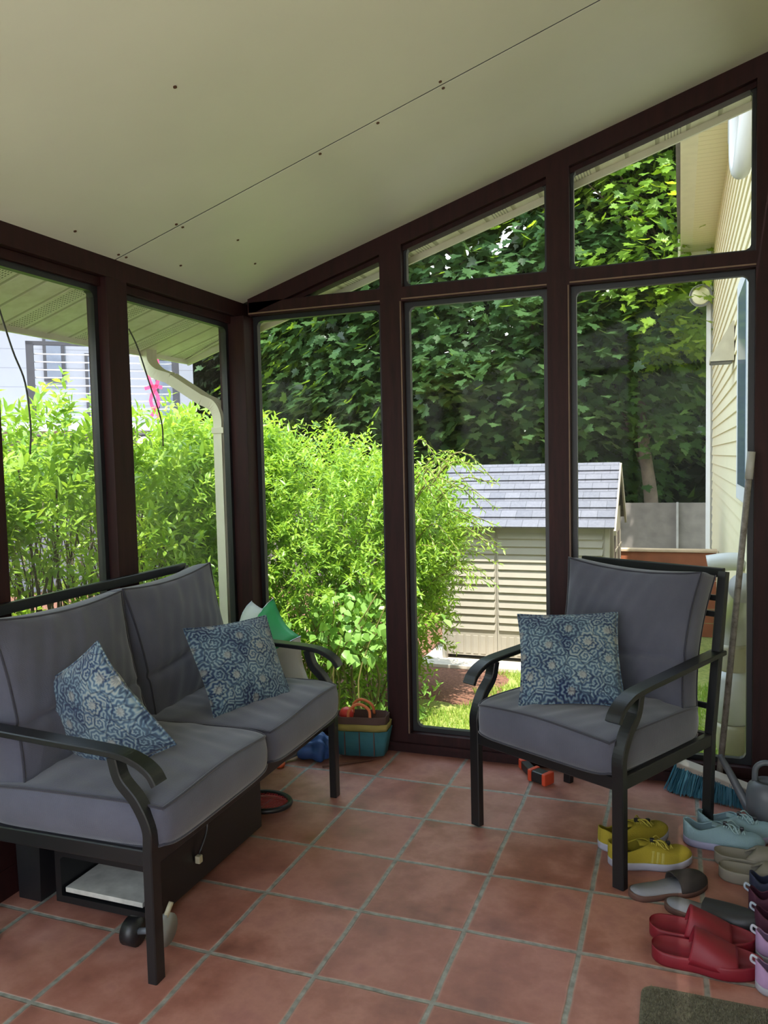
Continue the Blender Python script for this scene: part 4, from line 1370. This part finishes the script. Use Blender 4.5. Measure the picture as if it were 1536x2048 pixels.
# garden tool bag
tb = empty('tool_tote', (.185, .215, 0), .18, label='teal and yellow garden tool tote with orange handles on the floor in the corner', cat='bag')
M['teal'] = plain('teal_canvas', srgb(44, 98, 108), .85, bump=.2)
M['yellow_trim'] = plain('yellow_canvas', srgb(150, 136, 72), .85)
M['browncanvas'] = plain('brown_canvas', srgb(84, 60, 56), .85)
M['orange'] = plain('orange_webbing', srgb(216, 120, 76), .7)
def tapered(name, zb, zt, wb_, wt, db, dt, mat, off=0.0):
    bm = bmesh.new()
    lo_, hi_ = [], []
    n = 28
    for k in range(n):
        a = 2 * PI * k / n
        ex = lambda c: math.copysign(abs(c) ** .45, c)
        rip = 1 + .03 * math.sin(a * 9)
        lo_.append(bm.verts.new((wb_ / 2 * ex(math.cos(a)) * rip, db / 2 * ex(math.sin(a)) * rip, zb)))
        hi_.append(bm.verts.new((wt / 2 * ex(math.cos(a)) * rip, dt / 2 * ex(math.sin(a)) * rip, zt)))
    for j in range(n):
        bm.faces.new((lo_[j], lo_[(j + 1) % n], hi_[(j + 1) % n], hi_[j]))
    bm.faces.new(lo_[::-1])
    if off: bm.faces.new(hi_)
    o = bm_obj(name, bm, mat, tb, True)
    md = o.modifiers.new('thick', 'SOLIDIFY'); md.thickness = .004
    return o
tapered('inner_body', .015, .205, .215, .255, .10, .13, M['browncanvas'])
tapered('pocket_band', .020, .140, .228, .275, .112, .150, M['teal'])
tapered('yellow_band', .138, .172, .262, .272, .132, .140, M['yellow_trim'])
for x in (-.07, .0, .07):
    box('pocket_seam', (x - .002, -.078, .03), (x + .002, -.070, .14), M['browncanvas'], tb)
for yy in (-.055, .055):
    tube('handle', smooth_path([(-.055, yy, .19), (-.05, yy, .235), (-.01, yy * .7, .262), (.04, yy * .7, .238), (.05, yy, .19)], 6), .007, M['orange'], tb)
ball = lathe('red_ball', [(.002, -.035)] + [(.035 * math.cos(a), .035 * math.sin(a)) for a in np.linspace(-1.45, 1.45, 12)] + [(.002, .035)], plain('red_plastic', srgb(212, 60, 56), .4))
ball.location = (.105, .215, .196)
tag(ball, 'small bright red ball poking out of the teal tool tote beside the sofa leg', 'ball')

bb = empty('cloth_bag', (-.03, .14, 0), label='crumpled blue cloth bag with an orange hook on the floor behind the sofa leg', cat='bag')
bm = bmesh.new()
bmesh.ops.create_icosphere(bm, subdivisions=4, radius=1.0)
for v in bm.verts:
    c = v.co
    k = 1 + .16 * math.sin(7 * c.x + 3 * c.y) + .10 * math.sin(11 * c.y + 4 * c.z)
    v.co = Vector((c.x * .105 * k, c.y * .085 * k, max(c.z * .055 * k * (1 + .5 * c.x), -.045) + .046))
bm_obj('body', bm, plain('blue_nylon', srgb(44, 78, 136), .6), bb, True)
tube('strap', smooth_path([(-.07, -.05, .03), (-.10, -.10, .02), (-.105, -.135, .012)], 4), .014, plain('grey_webbing', srgb(120, 122, 126), .7), bb)
tube('hook', smooth_path([(-.105, -.13, .014), (-.085, -.165, .012), (-.095, -.19, .010), (-.115, -.175, .010), (-.12, -.145, .013)], 5), .008, plain('orange_plastic', srgb(222, 96, 56), .4), bb)
st = tube('wooden_stick', [(.066, .013, .008), (.255, .165, .008)], .005, plain('thin_brown_stick', srgb(96, 62, 48), .7))
tag(st, 'thin brown wooden stick lying on the tiles in front of the tote', 'stick')

# ================================================================== THINGS ROUND THE ARMCHAIR
# handheld tool
ht = empty('handheld_tool', (.985, .185, 0), math.radians(-30), label='black and orange handheld power tool lying on the tiles behind the armchair leg', cat='tool')
M['org'] = plain('orange_rubber', srgb(196, 70, 40), .5)
box('barrel', (.025, -.028, .004), (.105, .028, .050), M['black'], ht, .008)
box('barrel_cap', (.015, -.032, .002), (.035, .032, .054), M['org'], ht, .006)
box('barrel_cap', (.092, -.032, .002), (.112, .032, .054), M['org'], ht, .006)
bar('grip', [(.025, .0, .026), (-.075, .055, .026)], .036, .036, (0, 0, 1), M['black'], ht)
bar('grip_cap', [(-.068, .051, .026), (-.092, .064, .026)], .042, .040, (0, 0, 1), M['org'], ht)
bar('trigger', [(.015, .026, .03), (-.005, .045, .03)], .012, .012, (0, 0, 1), M['org'], ht)

# broom
br = empty('broom', (1.70, .20, 0), label='push broom with bright blue bristles and a peeling white handle leaning on the right window', cat='broom')
A_ = Vector((1.60, .265, .110)); B_ = Vector((1.86, .150, .075))
A_ -= br.location; B_ -= br.location
bar('head_block', [A_, B_], .045, .026, (.3, .9, .25), plain('pale_wood_block', srgb(176, 168, 156), .6, var=.1), br)
n = 1500
t_ = RNG.uniform(0, 1, n)
bp = np.array(A_)[None] * (1 - t_)[:, None] + np.array(B_)[None] * t_[:, None] + RNG.normal(0, .010, (n, 3)) * np.array([.6, .8, .2])
dr_ = np.stack([-.45 * (1 - t_) ** 1.2 + .03 + RNG.normal(0, .06, n), -.38 + RNG.normal(0, .10, n), -1 + 0 * t_], 1)
dz = (bp[:, 2] - .004)
BR = ([(-.012, 0, 0), (.012, 0, 0), (.010, 1, .03), (-.010, 1, .03), (0, .5, .05)], [(0, 1, 4), (1, 2, 4), (2, 3, 4), (3, 0, 4)])
s_ = dz * np.linalg.norm(dr_, axis=1) / 1.0
o_ = scatter('bristles', BR, bp, dr_, RNG.normal(0, 1, (n, 3)) + np.array([.1, .1, .0]), s_, leaf_mat('blue_bristle', srgb(40, 104, 128), srgb(96, 160, 182), srgb(80, 170, 200), .2, .5), br)
o_['kind'] = 'stuff'
def peel():
    t = NT('peeling_white_paint')
    n = t.noise(t.coord(), 38.0, 5, .7)
    return t.done(t.bsdf(t.ramp(n, [(.33, srgb(96, 84, 76)), (.42, srgb(116, 110, 104)), (.7, srgb(150, 144, 138))]), .6))
pl_ = peel()
hb = Vector((1.757, .235, .10)) - br.location; htp = Vector((1.868, .265, 1.395)) - br.location
tube('handle', [hb, htp], .0125, pl_, br, n=12)
tube('handle_cap', [hb.lerp(htp, .925), hb.lerp(htp, 1.0) + Vector((.001, 0, .012))], .0155, plain('grey_plastic_cap', srgb(168, 166, 160), .5), br, n=12)

# watering can
wc = empty('watering_can', (1.915, .02, 0), label='grey plastic watering can at the right edge beside the broom', cat='watering can')
gmat = plain('grey_plastic', srgb(88, 92, 98), .45, var=.04)
lathe('body', [(.060, .0), (.074, .010), (.076, .04), (.076, .11), (.070, .145), (.050, .165), (.034, .168), (.034, .160)], gmat, wc)
tube('spout', smooth_path([(-.060, .0, .04), (-.095, .03, .10), (-.135, .065, .17), (-.165, .09, .215)], 5), .016, gmat, wc, taper=lambda t: 1.15 - .45 * t)
tube('handle', smooth_path([(-.045, .0, .155), (-.040, .0, .215), (.0, .0, .235), (.055, .0, .20), (.072, .0, .10)], 6), .011, gmat, wc)

# ------------------------------------------------------------------ shoes
def outline(t, W, toe=1.0):
    """half width of a shoe at t (0 heel, 1 toe) and centre-line offset"""
    base = .36 + .14 * math.sin(PI * min(t / .95, 1)) ** 1.2 + .06 * math.exp(-((t - .70) / .16) ** 2) - .07 * math.exp(-((t - .40) / .14) ** 2)
    e_ = 1.0
    if t < .12: e_ = math.sqrt(max(0, 1 - ((.12 - t) / .12) ** 2))
    if t > .80: e_ = math.sqrt(max(0, 1 - ((t - .80) / .20) ** 2))
    return base * W * e_

def sole_obj(name, Ls, W, z0, z1, mat, parent, toe_up=.012, n=34, grow=1.0, rim=0.0, heel_flare=0.0):
    bm = bmesh.new()
    rows = []
    for i in range(n + 1):
        t = i / n
        tt = .5 - .5 * math.cos(PI * t)
        w = max(outline(tt, W), .0015) * grow
        y = tt * Ls
        up = toe_up * max(0, (tt - .65) / .35) ** 2 + toe_up * .4 * max(0, (.2 - tt) / .2) ** 2
        cx = .02 * W * math.sin(PI * tt)
        r = .006
        prof = [(-w * .94, z0), (-w, z0 + r), (-w * 1.0, z1 - r), (-w * .96, z1)]
        if rim:
            prof += [(-w * .86, z1 - .001), (-w * .80, z1 - rim), (0, z1 - rim * 1.1), (w * .80, z1 - rim), (w * .86, z1 - .001)]
        prof += [(w * .96, z1), (w, z1 - r), (w, z0 + r), (w * .94, z0)]
        rows.append([bm.verts.new((cx + a, y, b + up)) for a, b in prof])
    m = len(rows[0])
    for A, B2 in zip(rows[:-1], rows[1:]):
        for j in range(m):
            bm.faces.new((A[j], A[(j + 1) % m], B2[(j + 1) % m], B2[j]))
    bm.faces.new(rows[0][::-1]); bm.faces.new(rows[-1])
    return bm_obj(name, bm, mat, parent, True)

def upper_obj(name, Ls, W, z0, mat, parent, hfun, ofun, t0=0.0, t1=1.0, n=40, thick=.004, toe_up=.012, k_=10):
    """upper as a loft of arches; ofun(t) = open half-width fraction"""
    bm = bmesh.new()
    rows = []
    for i in range(n + 1):
        tt = .5 - .5 * math.cos(PI * i / n)
        t = t0 + (t1 - t0) * tt
        w = max(outline(t, W), .001) * .97
        a = ofun(t); h = hfun(t)
        up = toe_up * max(0, (t - .65) / .35) ** 2
        cx = .02 * W * math.sin(PI * t)
        L_, R_ = [], []
        for q in range(k_ + 1):
            f = q / k_ * PI / 2
            xx = w * (math.cos(f) ** .62 * (1 - a) + a); zz = z0 + h * math.sin(f) ** .95
            R_.append(bm.verts.new((cx + xx, t * Ls, zz + up))); L_.append(bm.verts.new((cx - xx, t * Ls, zz + up)))
        rows.append((L_, R_))
    for (a, b), (c, d) in zip(rows[:-1], rows[1:]):
        for q in range(k_):
            bm.faces.new((a[q], a[q + 1], c[q + 1], c[q])); bm.faces.new((b[q], d[q], d[q + 1], b[q + 1]))
    bmesh.ops.remove_doubles(bm, verts=bm.verts, dist=.0004)
    o = bm_obj(name, bm, mat, parent, True)
    md = o.modifiers.new('thick', 'SOLIDIFY'); md.thickness = thick; md.offset = -1
    return o

def place(root, x, y_, ang):
    root.location = (x, y_, 0); root.rotation_euler = (0, 0, ang - PI / 2)   # local +y = heel to toe

def bump_f(t, c, w): return math.exp(-((t - c) / w) ** 2)
def sneaker(label, grp, x, y_, ang, Ls, W, cu, cs, ci, lace=None, toggles=False, high=.0, tab=None, rollx=0.0, stripe=None):
    r = empty('sneaker', label=label, cat='shoe', group=grp)
    sole_obj('sole', Ls, W, .0, .026 if Ls > .2 else .02, cs, r, grow=1.04)
    sole_obj('insole', Ls * .96, W * .88, .022, .027, ci, r).location.y = Ls * .02
    hh = (.052 if Ls > .2 else .045) + high
    def h(t):
        if t < .48: return hh + .012 * bump_f(t, .0, .12) - .012 * bump_f(t, .2, .1) + .012 * bump_f(t, .48, .12)
        v = hh + .012 - (hh * .50) * ((t - .48) / .35)
        if t > .80: v = (hh + .012 - hh * .50 * (.32 / .35)) * math.sqrt(max(0.0, 1 - ((t - .80) / .20) ** 2)) + .002
        return v
    def o(t):
        if t < .36: return .70
        if t < .50: return .70 * (1 - ((t - .36) / .14) ** 2)
        return 0.0
    upper_obj('upper', Ls, W, .018, cu, r, h, o)
    # tongue
    V = []; F = []
    for i in range(5):
        for j in range(5):
            s = -1 + j / 2
            V.append((s * W * .20, Ls * (.36 + .045 * i), .018 + hh + .014 - i * .002 - abs(s) * .006))
    for i in range(4):
        for j in range(4):
            F.append((i * 5 + j, i * 5 + j + 1, i * 5 + j + 6, i * 5 + j + 5))
    tg = pyobj('tongue', V, F, cu, r, True); md = tg.modifiers.new('thick', 'SOLIDIFY'); md.thickness = .005
    if lace:
        bm = bmesh.new()
        def top(t): return .018 + h(t) + .002
        for k in range(5):
            t = .50 + .055 * k
            t2 = t + .045
            ww = outline(t, W) * .42
            for sg in (1, -1):
                sweep(bm, smooth_path([(-sg * ww, t * Ls, top(t) - .006), (0, (t + t2) / 2 * Ls, top((t + t2) / 2) + .003), (sg * ww, t2 * Ls, top(t2) - .007)], 4), circ(.0026, 5))
        for k in range(3):
            sg = (-1) ** k
            sweep(bm, smooth_path([(0, .50 * Ls, top(.5)), (sg * .02, (.56 + .03 * k) * Ls, top(.56) + .012), (sg * .034, (.64 + .02 * k) * Ls, top(.66) - .002), (sg * .015, .70 * Ls, top(.70) + .002)], 5), circ(.0022, 5))
        bm_obj('laces', bm, lace, r, True)
    if toggles:
        for t, xx in ((.52, .006), (.72, -.004)):
            box('lace_toggle', (xx - .006, t * Ls - .007, .018 + h(t) + .001), (xx + .006, t * Ls + .007, .018 + h(t) + .015), M['black'], r, .003)
    if tab:
        tube('heel_tab', smooth_path([(0, .004, .018 + hh - .004), (0, -.010, .018 + hh + .006), (0, -.008, .018 + hh + .020), (0, .004, .018 + hh + .014)], 5), .0035, tab, r)
    if stripe:
        for k in range(3):
            t = .48 + .055 * k
            w = outline(t, W) * .985
            bar('side_stripe', [(w * 1.02, t * Ls, .028), (w * .97, (t + .01) * Ls, .018 + h(t) * .45), (w * .84, (t + .02) * Ls, .018 + h(t) * .75)], .010, .003, (0, 1, 0), stripe, r)
    place(r, x, y_, ang)
    return r

yel = plain('mustard_mesh', srgb(150, 134, 34), .85, var=.1, bump=.5, bscale=300)
ylace = plain('yellow_cord', srgb(172, 158, 62), .7)
wsole = plain('white_foam_sole', srgb(150, 150, 164), .6)
greyin = plain('dark_grey_lining', srgb(96, 92, 70), .9)
sneaker('mustard yellow sneaker with white sole, the front one of its pair behind the chair leg', 'yellow sneakers', 1.372, -.470, math.radians(18), .285, .105, yel, wsole, greyin, ylace, True, stripe=plain('pale_yellow_stripe', srgb(166, 154, 74), .7))
sneaker('mustard yellow sneaker mostly hidden behind the matching front one', 'yellow sneakers', 1.335, -.375, math.radians(38), .285, .105, yel, wsole, greyin, ylace, True)
lb = plain('pale_aqua_mesh', srgb(122, 148, 156), .85, var=.06, bump=.4, bscale=300)
lbs = plain('lilac_white_sole', srgb(146, 146, 176), .6)
sneaker('pale aqua sneaker with lilac sole, in front of its mate', 'aqua sneakers', 1.615, -.215, math.radians(-4), .27, .098, lb, lbs, plain('aqua_lining', srgb(120, 132, 134), .9), plain('aqua_cord', srgb(146, 172, 178), .7), True, high=.004)
sneaker('pale aqua sneaker standing behind its mate near the watering can', 'aqua sneakers', 1.665, -.130, math.radians(1), .27, .098, lb, lbs, plain('aqua_lining_dark', srgb(120, 132, 134), .9), plain('aqua_cord_b', srgb(146, 172, 178), .7), True, high=.004)

def clog(label, grp, x, y_, ang, Ls, W, cs, ci, cu):
    r = empty('clog', label=label, cat='shoe', group=grp)
    sole_obj('footbed', Ls, W, 0, .040, cs, r, rim=.016)
    upper_obj('vamp', Ls, W, .030, cu, r, lambda t: .038 * min(1, max(.15, (t - .36) / .16)) * (math.sqrt(max(0, 1 - ((t - .80) / .20) ** 2)) if t > .80 else 1) + .002,
              lambda t: .75 * max(0, 1 - (t - .38) / .13) if t < .51 else 0.0, t0=.38)
    place(r, x, y_, ang); return r
bei = plain('beige_foam', srgb(122, 116, 104), .7, var=.05)
beid = plain('beige_insole', srgb(134, 124, 106), .85, var=.08)
clog('beige backless clog, the farther of the beige pair', 'beige clogs', 1.715, -.335, math.radians(-2), .255, .092, bei, beid, bei)
clog('beige backless clog, the nearer of the beige pair', 'beige clogs', 1.725, -.435, math.radians(-5), .255, .092, bei, beid, bei)

def mule(label, grp, x, y_, ang, Ls, W, cs, ci, cu, v0=.50, v1=1.0, band=False):
    r = empty('house_slipper', label=label, cat='slipper', group=grp)
    sole_obj('sole', Ls, W, 0, .018, cs, r, toe_up=.004)
    sole_obj('insole', Ls * .95, W * .88, .014, .021, ci, r, toe_up=.004).location.y = Ls * .025
    if band:
        upper_obj('strap', Ls, W, .014, cu, r, lambda t: .042, lambda t: 0.0, t0=v0, t1=v1, toe_up=.004)
    else:
        upper_obj('vamp', Ls, W, .014, cu, r, lambda t: .040 * (math.sqrt(max(0, 1 - ((t - .80) / .20) ** 2)) if t > .80 else 1) + .002, lambda t: 0.0, t0=v0, t1=1.0, toe_up=.004)
    place(r, x, y_, ang); return r
brs = plain('brown_slipper_sole', srgb(88, 60, 52), .7)
wht = plain('greyish_white_fleece', srgb(136, 136, 144), .95, bump=.3)
dk = plain('dark_suede', srgb(48, 42, 40), .9, var=.2)
mule('brown soled slipper with white insole and dark vamp lying nearest the chair leg', 'brown slippers', 1.455, -.665, math.radians(33), .275, .100, brs, wht, dk, .56)
mule('brown soled slipper with white insole under a wide black leather band, behind the red slides', 'brown slippers', 1.560, -.675, math.radians(-15), .29, .100, brs, wht, plain('black_leather', srgb(42, 42, 46), .45), .40, .93, True)

def slide(label, grp, x, y_, ang, Ls, W, mat, matd):
    r = empty('slide_sandal', label=label, cat='sandal', group=grp)
    sole_obj('footbed', Ls, W, 0, .038, mat, r, rim=.012, toe_up=.004, grow=1.05)
    V, F = [], []
    nt, nf = 14, 16
    bm = bmesh.new(); rows = []
    for i in range(nt + 1):
        s = i / nt
        t = .40 + .40 * s
        h = .078 * (1 - .60 * s)
        w = outline(t, W) * 1.04
        row = []
        for q in range(nf + 1):
            f = PI * q / nf
            lean_ = (.10 * (1 - s)) * math.sin(f) * -1 + .0
            # rear edge sweeps back at the top
            row.append(bm.verts.new((.02 * W + w * math.copysign(abs(math.cos(f)) ** .7, math.cos(f)), (t - .02 - .07 * (1 - s) * (1 - math.sin(f)) + .02 * (1 - s)) * Ls, .022 + h * math.sin(f) ** .9)))
        rows.append(row)
    for A, B2 in zip(rows[:-1], rows[1:]):
        for j in range(nf):
            bm.faces.new((A[j], A[j + 1], B2[j + 1], B2[j]))
    o = bm_obj('strap', bm, mat, r, True)
    md = o.modifiers.new('thick', 'SOLIDIFY'); md.thickness = .007; md.offset = -1
    place(r, x, y_, ang); return r
red = plain('crimson_foam', srgb(118, 14, 32), .55, var=.08)
slide('crimson foam slide sandal, the nearer one of the red pair', 'red slides', 1.530, -.945, math.radians(-1), .285, .108, red, red)
slide('crimson foam slide sandal, the farther one of the red pair', 'red slides', 1.520, -.835, math.radians(-1), .285, .108, red, red)

mar = plain('maroon_mesh', srgb(66, 22, 44), .8, bump=.3); blus = plain('cobalt_sole', srgb(44, 48, 122), .6)
lin = plain('light_blue_lining', srgb(110, 142, 178), .85); pale = plain('pale_tab', srgb(150, 160, 176), .7)
sneaker('maroon child sneaker with blue sole and pale heel loop, the farther of its pair', 'maroon sneakers', 1.800, -.645, math.radians(-3), .18, .078, mar, blus, lin, None, False, .012, pale)
sneaker('maroon child sneaker with blue sole and pale heel loop, the nearer of its pair', 'maroon sneakers', 1.808, -.755, math.radians(-3), .18, .078, mar, blus, lin, None, False, .012, pale)
pk = plain('lilac_pink_mesh', srgb(158, 126, 162), .8, bump=.3); pks = plain('off_white_sole', srgb(150, 148, 156), .6)
pin = plain('grey_blue_lining', srgb(110, 112, 140), .9)
sneaker('small pink shoe with white sole, tucked behind the red slides', 'pink shoes', 1.802, -.865, math.radians(2), .165, .074, pk, pks, pin, None, False, .006, plain('pale_loop', srgb(176, 176, 190), .7))
sneaker('small pink checked shoe with white sole nearest the door mat', 'pink shoes', 1.790, -1.010, math.radians(6), .165, .074, pk, pks, pin, None, False, .006, plain('pale_loop_b', srgb(176, 176, 190), .7))
nv = plain('navy_mesh', srgb(36, 42, 66), .8)
sneaker('navy blue child shoe at the right edge behind the maroon pair', 'navy shoes', 1.810, -.545, math.radians(-2), .18, .078, nv, plain('navy_sole', srgb(52, 56, 70), .6), nv, None, False, .010)

# door mat
mat_ = empty('door_mat', (1.76, -1.40, 0), label='rough grey brown coir door mat at the bottom right corner', cat='mat')
bm = bmesh.new()
x0, x1, y0, y1, r = -.25, .22, -.30, .30, .035
pts = []
for cx, cy, a0 in ((x1 - r, y1 - r, 0), (x0 + r, y1 - r, PI / 2), (x0 + r, y0 + r, PI), (x1 - r, y0 + r, 3 * PI / 2)):
    for k in range(5):
        a = a0 + k * PI / 8; pts.append((cx + r * math.cos(a), cy + r * math.sin(a)))
add_poly_prism(bm, pts, 2, 0, .010)
M['coir'] = plain('coir', srgb(96, 92, 76), .95, var=.4, scale=120, bump=.8, bscale=220)
bm_obj('backing', bm, M['coir'], mat_)
n = 26000
P = np.stack([RNG.uniform(x0 + .006, x1 - .006, n), RNG.uniform(y0 + .006, y1 - .006, n), np.full(n, .009)], 1)
ok = ~((P[:, 0] < x0 + r * .6) & (P[:, 1] > y1 - r * .6)); P = P[ok]; n = len(P)
D = RNG.normal(0, .45, (n, 3)) + np.array([0, 0, 1.0])
o_ = scatter('pile', ([(-.12, 0, 0), (.12, 0, 0), (0, 1, 0)], [(0, 1, 2)]), P, D, RNG.normal(0, 1, (n, 3)), RNG.uniform(.005, .011, n), leaf_mat('coir_fibre', srgb(80, 76, 62), srgb(136, 130, 110), srgb(120, 110, 90), .1, .9), mat_)
o_['kind'] = 'stuff'
mat_.rotation_euler = (0, 0, math.radians(0))
